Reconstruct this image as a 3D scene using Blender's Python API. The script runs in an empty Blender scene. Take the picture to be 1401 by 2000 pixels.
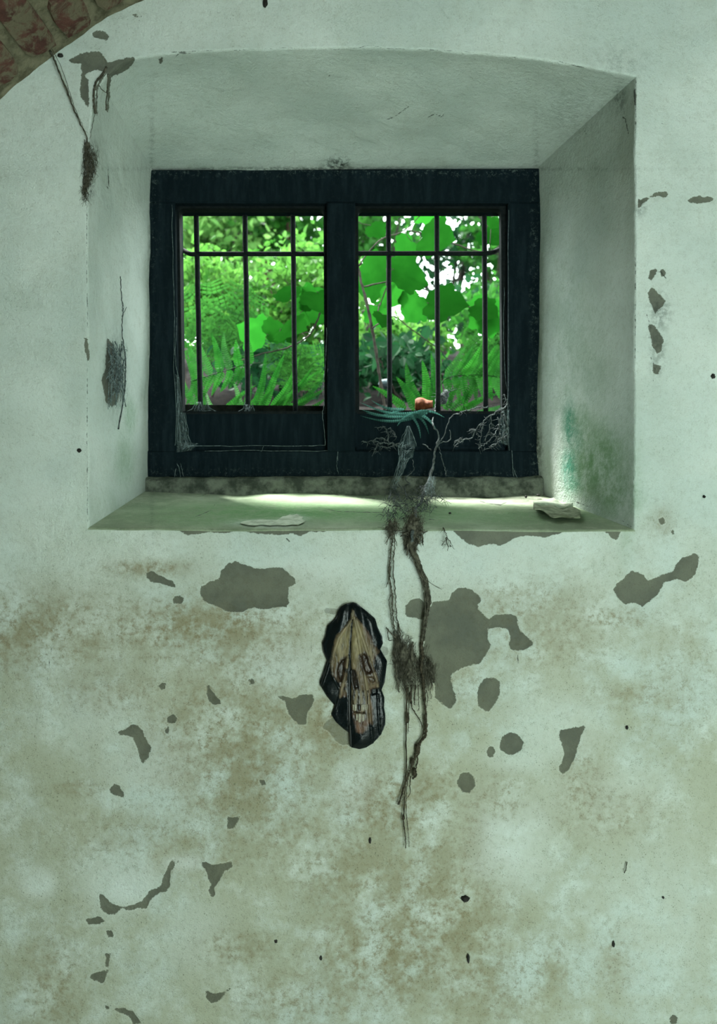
import bpy, math, random
import numpy as np
from mathutils import Vector, Matrix, Euler

random.seed(11)
RNG = np.random.default_rng(7)
scene = bpy.context.scene
COL = scene.collection

# ------------------------------------------------------------------ camera, world, sun, lights, exposure
F = 1556.0            # focal length in pixels of the 1401x2000 frame (28 mm lens, portrait)
D = 1.556             # camera to wall, so that 1 px on the wall is 1 mm
CZ = 1.45             # eye height
cam_data = bpy.data.cameras.new('camera')
cam_data.sensor_fit = 'VERTICAL'
cam_data.sensor_height = 36.0
cam_data.lens = 36.0 * F / 2000.0
cam_data.clip_start = 0.02
cam_data.dof.use_dof = True
cam_data.dof.focus_distance = 1.72
cam_data.dof.aperture_fstop = 3.6
cam = bpy.data.objects.new('camera', cam_data)
cam.location = (0, -D, CZ)
cam.rotation_euler = (math.pi / 2, 0, 0)
COL.objects.link(cam)
scene.camera = cam

world = bpy.data.worlds.new('world')
scene.world = world
world.use_nodes = True
wb = world.node_tree.nodes['Background']
wb.inputs['Color'].default_value = (0.86, 1.0, 0.97, 1)
wb.inputs['Strength'].default_value = 10.5

sun_data = bpy.data.lights.new('sun', 'SUN')
sun_data.energy = 27.0
sun_data.angle = math.radians(9)
sun_data.color = (1.0, 1.0, 0.97)
sun = bpy.data.objects.new('sun', sun_data)
sun.rotation_euler = Vector((0.34, -0.36, -0.88)).to_track_quat('-Z', 'Y').to_euler()
sun.location = (-2, 5, 6)
COL.objects.link(sun)

fill_data = bpy.data.lights.new('room_fill', 'AREA')  # added fill lamp for the room side, set before an unseen doorway
fill_data.shape = 'RECTANGLE'
fill_data.size = 1.25
fill_data.size_y = 1.8
fill_data.energy = 37
fill_data.color = (0.735, 1.0, 0.85)
fill_l = bpy.data.objects.new('room_fill', fill_data)
fill_l.location = (1.15, -3.12, 0.95)
fill_l.rotation_euler = (math.pi / 2, 0, 0)
COL.objects.link(fill_l)

scene.view_settings.view_transform = 'Standard'
scene.view_settings.look = 'None'
scene.view_settings.gamma = 1.0
scene.view_settings.use_curve_mapping = False
scene.view_settings.exposure = 0.0
scene.cycles.max_bounces = 5
scene.cycles.diffuse_bounces = 3
scene.cycles.adaptive_threshold = 0.02
scene.cycles.glossy_bounces = 2
scene.cycles.transmission_bounces = 3
scene.cycles.transparent_max_bounces = 6

YB = 0.42             # depth of the reveal: inner face of the window frame


def P(px, py, Y=0.0):
    s = (D + Y) / F
    return Vector(((px - 700.5) * s, Y, CZ - (py - 1000.0) * s))


# ------------------------------------------------------------------ node helpers
class NT:
    def __init__(self, name):
        m = bpy.data.materials.new(name)
        m.use_nodes = True
        self.m = m
        self.t = m.node_tree
        self.t.nodes.clear()

    def n(self, typ, **kw):
        nd = self.t.nodes.new(typ)
        for k, v in kw.items():
            setattr(nd, k, v)
        return nd

    def put(self, sock, v):
        if v is None:
            return
        if isinstance(v, bpy.types.NodeSocket):
            self.t.links.new(v, sock)
        elif isinstance(v, (tuple, list)) and sock.type == 'RGBA' and len(v) == 3:
            sock.default_value = (*v, 1)
        else:
            sock.default_value = v

    def coord(self):
        return self.n('ShaderNodeTexCoord').outputs['Object']

    def geo(self):
        return self.n('ShaderNodeNewGeometry').outputs['Position']

    def attr(self, name):
        return self.n('ShaderNodeAttribute', attribute_name=name).outputs['Fac']

    def attrc(self, name):
        return self.n('ShaderNodeAttribute', attribute_name=name).outputs['Color']

    def noise(self, vec, scale, detail=4, rough=0.55, dist=0.0):
        nd = self.n('ShaderNodeTexNoise')
        self.put(nd.inputs['Vector'], vec)
        nd.inputs['Scale'].default_value = scale
        nd.inputs['Detail'].default_value = detail
        nd.inputs['Roughness'].default_value = rough
        nd.inputs['Distortion'].default_value = dist
        return nd.outputs['Fac']

    def voro(self, vec, scale, rnd=1.0):
        nd = self.n('ShaderNodeTexVoronoi')
        self.put(nd.inputs['Vector'], vec)
        nd.inputs['Scale'].default_value = scale
        nd.inputs['Randomness'].default_value = rnd
        return nd

    def mr(self, v, a, b, c=0.0, d=1.0, smooth=True):
        nd = self.n('ShaderNodeMapRange', interpolation_type='SMOOTHSTEP' if smooth else 'LINEAR')
        self.put(nd.inputs[0], v)
        for i, x in enumerate((a, b, c, d)):
            self.put(nd.inputs[i + 1], x)
        return nd.outputs[0]

    def math(self, op, a, b=None, c=None):
        nd = self.n('ShaderNodeMath', operation=op)
        self.put(nd.inputs[0], a)
        if b is not None:
            self.put(nd.inputs[1], b)
        if c is not None:
            self.put(nd.inputs[2], c)
        return nd.outputs[0]

    def mix(self, f, a, b, blend='MIX'):
        nd = self.n('ShaderNodeMix', data_type='RGBA', blend_type=blend)
        self.put(nd.inputs[0], f)
        self.put(nd.inputs[6], a)
        self.put(nd.inputs[7], b)
        return nd.outputs[2]

    def scalevec(self, vec, s):
        nd = self.n('ShaderNodeMapping')
        self.put(nd.inputs['Vector'], vec)
        nd.inputs['Scale'].default_value = s
        return nd.outputs[0]

    def bump(self, h, strength=0.3, dist=0.002, normal=None):
        nd = self.n('ShaderNodeBump')
        self.put(nd.inputs['Height'], h)
        nd.inputs['Strength'].default_value = strength
        nd.inputs['Distance'].default_value = dist
        if normal is not None:
            self.put(nd.inputs['Normal'], normal)
        return nd.outputs[0]

    def principled(self, color, rough=0.8, normal=None, metal=0.0, spec=0.4, coat=None, trans=None):
        b = self.n('ShaderNodeBsdfPrincipled')
        self.put(b.inputs['Base Color'], color)
        self.put(b.inputs['Roughness'], rough)
        self.put(b.inputs['Metallic'], metal)
        self.put(b.inputs['Specular IOR Level'], spec)
        if normal is not None:
            self.put(b.inputs['Normal'], normal)
        if coat is not None:
            self.put(b.inputs['Coat Weight'], coat)
        return b

    def out(self, sh):
        o = self.n('ShaderNodeOutputMaterial')
        self.t.links.new(sh.outputs[0] if not isinstance(sh, bpy.types.NodeSocket) else sh, o.inputs['Surface'])
        return self.m


# ------------------------------------------------------------------ materials
def mat_plaster(name, sill=False):
    k = NT(name)
    g = k.geo()
    big = k.noise(g, 3.0, 3, 0.6)
    mid = k.noise(g, 11.0, 4, 0.68)
    fine = k.noise(g, 70.0, 3, 0.78)
    grain = k.noise(g, 430.0, 2, 0.7)
    if sill:
        base = k.mix(k.mr(mid, 0.35, 0.65), (0.20, 0.245, 0.165), (0.33, 0.375, 0.275))
    else:
        base = k.mix(k.mr(big, 0.35, 0.65), (0.475, 0.545, 0.505), (0.60, 0.66, 0.62))
    dirt = k.attr('a_dirt')
    dk = k.mr(k.attr('a_dirt'), 0.1, 0.9, 0.38, 1.0, False)
    base = k.mix(k.math('MULTIPLY', k.math('MULTIPLY', k.mr(mid, 0.45, 0.70), 0.38), dk), base, (0.44, 0.47, 0.405))
    base = k.mix(k.math('MULTIPLY', k.math('MULTIPLY', k.mr(fine, 0.48, 0.70), 0.50), dk), base, (0.33, 0.35, 0.29))
    base = k.mix(k.math('MULTIPLY', k.math('MULTIPLY', k.mr(grain, 0.50, 0.72), 0.55), dk), base, (0.28, 0.30, 0.24))
    dirt = k.attr('a_dirt')
    bm = k.math('ADD', k.math('MULTIPLY', big, 0.45), k.math('MULTIPLY', mid, 0.55))
    d1 = k.math('MULTIPLY', dirt, k.mr(bm, 0.36, 0.57))
    base = k.mix(k.math('MULTIPLY', d1, 0.80), base, (0.325, 0.335, 0.235))
    base = k.mix(k.math('MULTIPLY', k.attr('a_white'), k.mr(mid, 0.3, 0.6)), base, (0.62, 0.68, 0.655))
    st = k.attr('a_stain')
    mf = k.math('ADD', k.math('MULTIPLY', mid, 0.62), k.math('MULTIPLY', fine, 0.38))
    stn = k.math('MULTIPLY', st, k.mr(mf, 0.36, 0.58))
    base = k.mix(k.math('MINIMUM', stn, 0.88), base, (0.225, 0.200, 0.118))
    base = k.mix(k.math('MULTIPLY', k.math('MULTIPLY', st, k.mr(fine, 0.52, 0.66)), 0.45), base, (0.185, 0.135, 0.065))
    gr = k.attr('a_green')
    base = k.mix(k.math('MINIMUM', k.math('MULTIPLY', gr, k.mr(mf, 0.34, 0.60, 0.35, 1.0)), 0.95), base, (0.075, 0.205, 0.058))
    base = k.mix(k.math('MULTIPLY', k.attr('a_teal'), k.mr(fine, 0.3, 0.6, 0.4, 1.0)), base, (0.03, 0.22, 0.14))
    v1 = k.voro(g, 150.0)
    gj = k.math('MULTIPLY', k.math('SUBTRACT', grain, 0.5), 0.5)
    sp = k.math('MULTIPLY', k.mr(k.math('ADD', v1.outputs['Distance'], gj), 0.08, 0.24, 1.0, 0.0), k.mr(mid, 0.50, 0.62))
    v2 = k.voro(g, 380.0)
    sp2 = k.math('MULTIPLY', k.mr(k.math('ADD', v2.outputs['Distance'], gj), 0.12, 0.34, 1.0, 0.0), k.mr(fine, 0.46, 0.60))
    spk = k.math('MULTIPLY', k.math('MAXIMUM', sp, sp2), k.mr(dirt, 0.0, 1.0, 0.28, 0.70, False))
    base = k.mix(spk, base, (0.10, 0.105, 0.070))
    wob = k.math('ADD', k.math('MULTIPLY', k.math('SUBTRACT', fine, 0.5), 11.0), k.math('MULTIPLY', k.math('SUBTRACT', grain, 0.5), 2.5))
    pd = k.math('ADD', k.attr('a_patch'), wob)
    pm = k.mr(pd, -0.7, 0.7, 1.0, 0.0)
    pcol = k.mix(k.mr(mid, 0.35, 0.65), (0.072, 0.076, 0.055), (0.120, 0.125, 0.092))
    pcol = k.mix(k.mr(grain, 0.55, 0.75), pcol, (0.085, 0.08, 0.055))
    base = k.mix(k.math('MULTIPLY', pm, k.attr('a_pamt')), base, pcol)
    rim = k.math('MULTIPLY', k.mr(k.math('ABSOLUTE', k.math('SUBTRACT', pd, 1.8)), 0.0, 1.4, 1.0, 0.0), k.mr(mid, 0.45, 0.65, 0.0, 0.32))
    base = k.mix(rim, base, (0.62, 0.66, 0.61))  # pale edge painted on, standing in for lit patch edges
    cd = k.math('ADD', k.attr('a_crack'), k.math('MULTIPLY', k.math('SUBTRACT', fine, 0.5), 5.0))
    base = k.mix(k.math('MULTIPLY', k.mr(cd, -0.5, 0.6, 1.0, 0.0), 0.85), base, (0.05, 0.055, 0.045))
    gm = k.math('MULTIPLY', k.attr('a_grime_shade'), k.mr(fine, 0.36, 0.60))
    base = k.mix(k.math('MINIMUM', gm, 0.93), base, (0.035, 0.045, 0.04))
    nrm = k.bump(k.noise(g, 95.0, 3, 0.8), 0.75, 0.004)
    return k.out(k.principled(base, 0.92, nrm, spec=0.12))


def mat_simple(name, c1, c2, scale=30.0, rough=0.8, bump=0.3, spec=0.3, metal=0.0, dist=0.002):
    k = NT(name)
    g = k.geo()
    n1 = k.noise(g, scale, 6, 0.65)
    col = k.mix(k.mr(n1, 0.35, 0.65), c1, c2)
    nrm = k.bump(k.noise(g, scale * 4, 4, 0.6), bump, dist)
    return k.out(k.principled(col, rough, nrm, metal, spec))


def mat_frame(name):
    k = NT(name)
    g = k.geo()
    n1 = k.noise(k.scalevec(g, (1, 1, 0.15)), 60.0, 6, 0.7)
    col = k.mix(k.mr(n1, 0.4, 0.7), (0.0034, 0.0082, 0.0108), (0.008, 0.0155, 0.0195))
    d = k.math('MULTIPLY', k.attr('a_dust'), k.mr(k.noise(g, 120.0, 5, 0.8), 0.52, 0.66))
    col = k.mix(k.math('MULTIPLY', d, 0.8), col, (0.10, 0.13, 0.12))
    nrm = k.bump(k.noise(g, 80.0, 5, 0.7), 0.35, 0.002)
    return k.out(k.principled(col, 0.85, nrm, spec=0.05))


def mat_brick(name):
    k = NT(name)
    g = k.geo()
    n1 = k.noise(g, 18.0, 6, 0.7)
    col = k.mix(k.mr(n1, 0.35, 0.65), (0.075, 0.036, 0.030), (0.135, 0.060, 0.048))
    n2 = k.noise(g, 26.0, 6, 0.7, 0.6)
    col = k.mix(k.math('MULTIPLY', k.mr(n2, 0.44, 0.57), 0.9), col, (0.17, 0.15, 0.10))
    n3 = k.noise(g, 120.0, 5, 0.7)
    col = k.mix(k.math('MULTIPLY', k.mr(n3, 0.55, 0.75), 0.6), col, (0.05, 0.04, 0.03))
    nrm = k.bump(k.math('ADD', n2, k.math('MULTIPLY', n3, 0.5)), 0.7, 0.006)
    return k.out(k.principled(col, 0.95, nrm, spec=0.1))


def mat_leaf(name, c1, c2, trans=0.55, scale=25.0, rough=0.6, spec=0.08):
    k = NT(name)
    g = k.geo()
    oi = k.n('ShaderNodeObjectInfo').outputs['Random']
    n1 = k.noise(g, scale, 3, 0.6)
    rnd = k.math('FRACT', k.math('ADD', k.attr('a_rnd'), oi))
    f = k.math('ADD', k.math('MULTIPLY', k.mr(n1, 0.35, 0.65), 0.5), k.math('MULTIPLY', k.math('POWER', rnd, 1.6), 0.6))
    col = k.mix(f, c1, c2)
    p = k.principled(col, rough, None, spec=spec)
    t = k.n('ShaderNodeBsdfTranslucent')
    k.put(t.inputs['Color'], col)
    mx = k.n('ShaderNodeMixShader')
    mx.inputs[0].default_value = trans
    k.t.links.new(p.outputs[0], mx.inputs[1])
    k.t.links.new(t.outputs[0], mx.inputs[2])
    return k.out(mx.outputs[0])


def mat_web(name, col, alpha):
    k = NT(name)
    d = k.n('ShaderNodeBsdfDiffuse')
    k.put(d.inputs['Color'], (*col, 1))
    t = k.n('ShaderNodeBsdfTransparent')
    mx = k.n('ShaderNodeMixShader')
    g = k.geo()
    k.put(mx.inputs[0], k.mr(k.noise(g, 140.0, 5, 0.75), 0.35, 0.70, alpha * 0.15, alpha))
    k.t.links.new(t.outputs[0], mx.inputs[1])
    k.t.links.new(d.outputs[0], mx.inputs[2])
    return k.out(mx.outputs[0])


M = {}
M['plaster'] = mat_plaster('limewashed_plaster')
M['sill'] = mat_plaster('sill_plaster', True)
M['mortar'] = mat_simple('vault_mortar', (0.105, 0.098, 0.062), (0.22, 0.20, 0.135), 30, 0.95, 0.7, 0.1, 0, 0.006)
M['brick'] = mat_brick('old_brick')
M['floor'] = mat_simple('pale_bounce_floor', (0.48, 0.49, 0.44), (0.62, 0.63, 0.57), 8, 0.95, 0.5, 0.1)  # unseen floor, made pale to bounce light up to the soffit
M['kerb'] = mat_simple('kerb_mortar', (0.045, 0.055, 0.043), (0.17, 0.19, 0.15), 26, 0.95, 0.8, 0.1, 0, 0.006)
M['frame'] = mat_frame('black_painted_wood')
M['iron'] = mat_simple('dark_iron', (0.003, 0.006, 0.007), (0.009, 0.012, 0.012), 90, 0.75, 0.4, 0.1)
M['stone'] = mat_simple('outer_stone', (0.006, 0.008, 0.006), (0.016, 0.018, 0.014), 30, 0.95, 0.6, 0.1, 0, 0.005)
M['soil'] = mat_simple('soil', (0.0025, 0.0022, 0.002), (0.009, 0.007, 0.006), 24, 1.0, 1.0, 0.05, 0, 0.02)
M['root'] = mat_simple('dry_root', (0.030, 0.029, 0.021), (0.115, 0.11, 0.082), 160, 0.95, 0.6, 0.08, 0, 0.001)
M['root_dark'] = mat_simple('dark_root', (0.018, 0.016, 0.011), (0.072, 0.062, 0.042), 160, 0.95, 0.6, 0.08, 0, 0.001)
M['root_grey'] = mat_simple('dusty_root', (0.032, 0.040, 0.039), (0.115, 0.135, 0.132), 160, 0.95, 0.6, 0.08, 0, 0.001)
M['web'] = mat_web('cobweb', (0.30, 0.40, 0.41), 0.22)
M['web_thread'] = mat_simple('cobweb_thread', (0.05, 0.07, 0.07), (0.20, 0.25, 0.25), 140, 0.95, 0.0, 0.05)
M['bark'] = mat_simple('bark', (0.010, 0.009, 0.008), (0.032, 0.027, 0.023), 30, 0.95, 0.8, 0.1, 0, 0.01)
M['bark_red'] = mat_simple('reddish_bark', (0.022, 0.012, 0.009), (0.055, 0.032, 0.024), 24, 0.95, 0.8, 0.1, 0, 0.01)
M['stem'] = mat_simple('brown_stem', (0.013, 0.011, 0.009), (0.036, 0.030, 0.024), 60, 0.9, 0.5, 0.1)
M['fern'] = mat_leaf('fern_green', (0.005, 0.050, 0.005), (0.020, 0.125, 0.013), 0.45, 30)
M['fern_dark'] = mat_leaf('fern_deep_green', (0.004, 0.028, 0.004), (0.009, 0.052, 0.008), 0.35, 30)
M['fern_blue'] = mat_leaf('fern_bluish', (0.020, 0.070, 0.056), (0.05, 0.145, 0.12), 0.35, 40)
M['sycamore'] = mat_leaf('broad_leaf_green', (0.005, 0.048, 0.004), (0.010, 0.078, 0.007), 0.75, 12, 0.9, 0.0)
M['leaf_far'] = mat_leaf('sunlit_far_foliage', (0.012, 0.075, 0.008), (0.17, 0.34, 0.09), 0.55, 1.6)  # far leaves lighter, with the sunlight put into their colour
M['leaf_bright'] = mat_leaf('bright_foliage', (0.006, 0.044, 0.004), (0.078, 0.21, 0.034), 0.55, 4.0)  # lighter colour stands in for backlight on the leaves
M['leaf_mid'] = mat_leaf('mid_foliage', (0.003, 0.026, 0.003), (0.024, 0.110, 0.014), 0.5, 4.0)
M['leaf_dark'] = mat_leaf('dark_foliage', (0.0025, 0.017, 0.006), (0.009, 0.046, 0.015), 0.35, 5.0)  # dark ivy; for shrub and tree the shade is put into the colour
M['orange'] = mat_simple('orange_leaf', (0.085, 0.021, 0.006), (0.17, 0.050, 0.014), 60, 0.8, 0.5, 0.2)
M['flake'] = mat_simple('paint_flake', (0.12, 0.14, 0.08), (0.30, 0.33, 0.23), 40, 0.8, 0.4, 0.2)
M['flake_pale'] = mat_simple('pale_flake', (0.26, 0.31, 0.22), (0.44, 0.50, 0.38), 40, 0.85, 0.4, 0.2)
M['dark_bit'] = mat_simple('dark_bit', (0.006, 0.006, 0.005), (0.02, 0.018, 0.014), 200, 0.6, 0.4, 0.3)
M['pebble'] = mat_simple('pale_pebble', (0.03, 0.045, 0.05), (0.08, 0.11, 0.12), 30, 0.8, 0.4, 0.2)


# ------------------------------------------------------------------ object helpers
def tag(o, label=None, cat=None, group=None, kind=None):
    if label:
        o['label'] = label
    if cat:
        o['category'] = cat
    if group:
        o['group'] = group
    if kind:
        o['kind'] = kind
    return o


def world_loc(o):
    v = Vector((0, 0, 0))
    while o is not None:
        v += o.location
        o = o.parent
    return v


def empty(name, loc, label=None, cat=None, group=None, kind=None):
    o = bpy.data.objects.new(name, None)
    o.empty_display_size = 0.02
    o.location = loc
    COL.objects.link(o)
    return tag(o, label, cat, group, kind)


class MB:
    """collects geometry in world coordinates; build() links it as one mesh object"""
    def __init__(self):
        self.v = []
        self.f = []

    def add(self, verts, faces):
        b = len(self.v)
        self.v.extend(Vector(x) for x in verts)
        self.f.extend(tuple(i + b for i in q) for q in faces)

    def box(self, a, b):
        x0, y0, z0 = (min(a[i], b[i]) for i in range(3))
        x1, y1, z1 = (max(a[i], b[i]) for i in range(3))
        self.add([(x0, y0, z0), (x1, y0, z0), (x1, y1, z0), (x0, y1, z0), (x0, y0, z1), (x1, y0, z1), (x1, y1, z1), (x0, y1, z1)],
                 [(0, 3, 2, 1), (4, 5, 6, 7), (0, 1, 5, 4), (1, 2, 6, 5), (2, 3, 7, 6), (3, 0, 4, 7)])

    def hexa(self, front, back):
        """front, back: four points each, same order"""
        self.add(list(front) + list(back), [(0, 1, 2, 3), (7, 6, 5, 4), (0, 4, 5, 1), (1, 5, 6, 2), (2, 6, 7, 3), (3, 7, 4, 0)])

    def tube(self, pts, r0, r1=None, sides=5):
        pts = [Vector(p) for p in pts]
        n = len(pts)
        if n < 2:
            return
        rad = r0 if isinstance(r0, (list, tuple)) else [r0 + ((r1 if r1 is not None else r0) - r0) * i / (n - 1) for i in range(n)]
        b = len(self.v)
        up = Vector((0.31, 0.77, 0.55))
        for i, p in enumerate(pts):
            d = (pts[min(i + 1, n - 1)] - pts[max(i - 1, 0)])
            if d.length < 1e-9:
                d = Vector((0, 0, 1))
            d.normalize()
            a = d.cross(up)
            if a.length < 1e-4:
                a = d.cross(Vector((1, 0, 0)))
            a.normalize()
            c = d.cross(a)
            for j in range(sides):
                t = 2 * math.pi * j / sides
                self.v.append(p + (a * math.cos(t) + c * math.sin(t)) * rad[i])
        for i in range(n - 1):
            for j in range(sides):
                j2 = (j + 1) % sides
                self.f.append((b + i * sides + j, b + i * sides + j2, b + (i + 1) * sides + j2, b + (i + 1) * sides + j))
        self.f.append(tuple(b + j for j in reversed(range(sides))))
        self.f.append(tuple(b + (n - 1) * sides + j for j in range(sides)))

    def build(self, name, mat, parent=None, smooth=True, loc=None, bevel=None):
        base = world_loc(parent) if parent is not None else (Vector(loc) if loc is not None else Vector((0, 0, 0)))
        me = bpy.data.meshes.new(name)
        me.from_pydata([tuple(p - base) for p in self.v], [], self.f)
        if smooth:
            me.polygons.foreach_set('use_smooth', [True] * len(me.polygons))
        me.materials.append(mat)
        o = bpy.data.objects.new(name, me)
        if parent is not None:
            o.parent = parent
        elif loc is not None:
            o.location = loc
        COL.objects.link(o)
        if bevel:
            md = o.modifiers.new('bevel', 'BEVEL')
            md.width = bevel
            md.segments = 2
            md.limit_method = 'ANGLE'
        return o


def crom(pts, n=6):
    """Catmull-Rom through the points"""
    pts = [Vector(p) for p in pts]
    out = []
    for i in range(len(pts) - 1):
        p0, p1, p2, p3 = pts[max(i - 1, 0)], pts[i], pts[i + 1], pts[min(i + 2, len(pts) - 1)]
        for k in range(n):
            t = k / n
            out.append(0.5 * ((2 * p1) + (p2 - p0) * t + (2 * p0 - 5 * p1 + 4 * p2 - p3) * t * t + (3 * p1 - p0 - 3 * p2 + p3) * t ** 3))
    out.append(pts[-1])
    return out


def jitter(pts, a, rnd=random):
    return [p + Vector((rnd.uniform(-a, a), rnd.uniform(-a, a) * 0.6, rnd.uniform(-a, a))) for p in pts]


# ------------------------------------------------------------------ numpy value noise
_perm = RNG.random((256, 256))


def vnoise(x, y):
    xi = np.floor(x).astype(int)
    yi = np.floor(y).astype(int)
    fx = x - xi
    fy = y - yi
    fx = fx * fx * (3 - 2 * fx)
    fy = fy * fy * (3 - 2 * fy)
    a = _perm[xi % 256, yi % 256]
    b = _perm[(xi + 1) % 256, yi % 256]
    c = _perm[xi % 256, (yi + 1) % 256]
    d = _perm[(xi + 1) % 256, (yi + 1) % 256]
    return (a + (b - a) * fx) * (1 - fy) + (c + (d - c) * fx) * fy - 0.5


def fbm(x, y, o=4):
    r = 0
    a = 1.0
    for i in range(o):
        r = r + a * vnoise(x * 2 ** i + 17 * i, y * 2 ** i + 5 * i)
        a *= 0.5
    return r


# ------------------------------------------------------------------ marks on the plaster, in millimetres of wall (px of the wall plane)
def tr(ox, oy, s, pts):
    return [(ox + x / s, oy + y / s) for x, y in pts]


A4 = (150, 900, 2.155)
A5 = (750, 950, 2.152)
A8 = (700, 1400, 1.9986)
A6 = (0, 1050, 2.189)
A7 = (0, 1500, 2.0)
A0 = (0, 0, 3.5025)
AR = (1000, 120, 3.494)
A3 = (1020, 520, 3.449)
AJ = (130, 300, 2.665)
AS = (600, 1150, 6.06)
PATCH = [tr(*A4, p) for p in [
    [(520, 560), (525, 530), (560, 508), (600, 498), (610, 460), (640, 430), (670, 422), (700, 435), (745, 452), (790, 455), (830, 448), (870, 455), (905, 485), (925, 515), (890, 535), (890, 570), (893, 600), (880, 615), (820, 622), (780, 625), (745, 617), (720, 625), (690, 640), (640, 637), (600, 620), (560, 600), (530, 590)],
    [(425, 260), (430, 293), (470, 315), (510, 308), (560, 300), (620, 305), (700, 292), (740, 305), (850, 312), (910, 305), (940, 318), (975, 300), (1040, 298), (1080, 287), (1150, 292), (1170, 280), (1170, 260)],
]]
PATCH += [tr(*A5, p) for p in [
    [(90, 500), (115, 475), (150, 470), (172, 490), (170, 530), (165, 560), (130, 555), (105, 550), (88, 535)],
    [(205, 490), (240, 480), (275, 478), (285, 450), (310, 430), (335, 424), (370, 435), (405, 462), (408, 480), (393, 495), (400, 520), (430, 550), (450, 565), (440, 590), (440, 610), (437, 640), (450, 670), (430, 710), (400, 745), (350, 755), (300, 775), (280, 795), (290, 830), (290, 865), (303, 870), (302, 910), (280, 935), (250, 920), (215, 890), (215, 850), (200, 790), (175, 740), (165, 700), (170, 650), (180, 560), (195, 510)],
    [(430, 565), (470, 540), (510, 537), (560, 545), (562, 575), (570, 600), (600, 630), (630, 655), (625, 668), (595, 685), (560, 693), (530, 680), (525, 660), (535, 630), (522, 600), (490, 592), (460, 595), (435, 600)],
    [(395, 860), (405, 830), (430, 805), (465, 803), (487, 820), (488, 870), (470, 910), (440, 950), (400, 925), (395, 895)],
    [(968, 435), (985, 405), (1010, 390), (1045, 355), (1080, 365), (1115, 395), (1150, 385), (1190, 365), (1220, 355), (1230, 330), (1260, 300), (1310, 282), (1330, 290), (1325, 320), (1312, 370), (1275, 403), (1235, 390), (1200, 395), (1175, 410), (1170, 430), (1140, 470), (1090, 505), (1060, 490), (1045, 488), (1020, 498), (985, 470)],
    [(280, 160), (290, 182), (320, 215), (350, 240), (400, 253), (440, 243), (490, 248), (520, 235), (560, 212), (600, 207), (680, 215), (730, 200), (790, 180), (790, 160)],
    [(910, 165), (920, 188), (945, 200), (955, 218), (980, 222), (995, 200), (1000, 165)],
]]
PATCH += [tr(*A8, p) for p in [
    [(555, 100), (565, 75), (595, 62), (630, 75), (650, 105), (640, 130), (600, 152), (570, 145), (553, 125)],
    [(502, 135), (512, 118), (528, 118), (535, 140), (525, 160), (510, 158)],
    [(783, 75), (790, 55), (825, 45), (865, 42), (885, 35), (885, 50), (870, 75), (858, 120), (845, 170), (825, 205), (797, 230), (785, 205), (795, 180), (805, 150), (800, 115), (790, 95)],
    [(388, 255), (400, 225), (430, 218), (458, 240), (455, 275), (435, 300), (405, 292), (388, 270)],
    [(1215, 1199), (1218, 1170), (1235, 1162), (1248, 1175), (1245, 1199)],
]]
PATCH += [tr(*A6, p) for p in [
    [(627, 150), (645, 143), (680, 160), (720, 180), (740, 185), (752, 212), (720, 208), (680, 195), (650, 190), (628, 172)],
    [(738, 270), (745, 252), (770, 248), (787, 262), (775, 285), (750, 282)],
    [(675, 635), (690, 622), (712, 622), (705, 645), (690, 652)],
    [(880, 635), (895, 630), (905, 655), (940, 695), (942, 712), (915, 715), (895, 700), (885, 665)],
    [(1060, 608), (1085, 605), (1092, 625), (1070, 630)],
    [(1188, 680), (1210, 678), (1250, 688), (1290, 672), (1335, 670), (1345, 695), (1330, 725), (1310, 760), (1310, 795), (1280, 800), (1245, 770), (1225, 725), (1220, 700)],
    [(505, 830), (530, 822), (560, 800), (585, 800), (610, 830), (628, 870), (648, 895), (635, 940), (612, 968), (595, 935), (585, 890), (565, 855), (535, 845), (510, 842)],
    [(712, 770), (740, 755), (760, 775), (745, 795), (715, 795)],
    [(703, 820), (722, 806), (722, 837), (706, 837)],
    [(470, 1075), (490, 1052), (510, 1060), (530, 1095), (528, 1112), (490, 1100), (472, 1092)],
    [(1108, 1035), (1130, 1035), (1137, 1055), (1118, 1058)],
]]
PATCH += [tr(*A7, p) for p in [
    [(385, 490), (405, 495), (430, 525), (475, 545), (455, 570), (420, 575), (395, 550)],
    [(335, 590), (390, 580), (412, 600), (380, 612), (345, 612)],
    [(412, 640), (435, 633), (443, 662), (425, 664)],
    [(480, 545), (520, 535), (556, 518), (586, 478), (628, 463), (636, 430), (656, 385), (675, 352), (684, 372), (664, 420), (664, 462), (648, 483), (612, 493), (588, 518), (572, 548), (540, 548), (500, 560)],
    [(788, 368), (830, 380), (870, 375), (905, 365), (907, 387), (877, 402), (857, 442), (839, 467), (840, 492), (825, 512), (818, 480), (823, 455), (808, 410), (788, 387)],
    [(888, 193), (937, 193), (917, 237), (890, 242)],
    [(410, 728), (432, 728), (422, 778), (410, 778)], [(355, 808), (422, 788), (402, 843), (352, 827)],
    [(803, 868), (830, 883), (870, 878), (902, 860), (862, 907), (825, 922), (806, 897)],
    [(440, 945), (480, 938), (520, 953), (552, 999), (520, 999), (500, 970)],
    [(408, 928), (432, 928), (420, 962)],
]]
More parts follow.
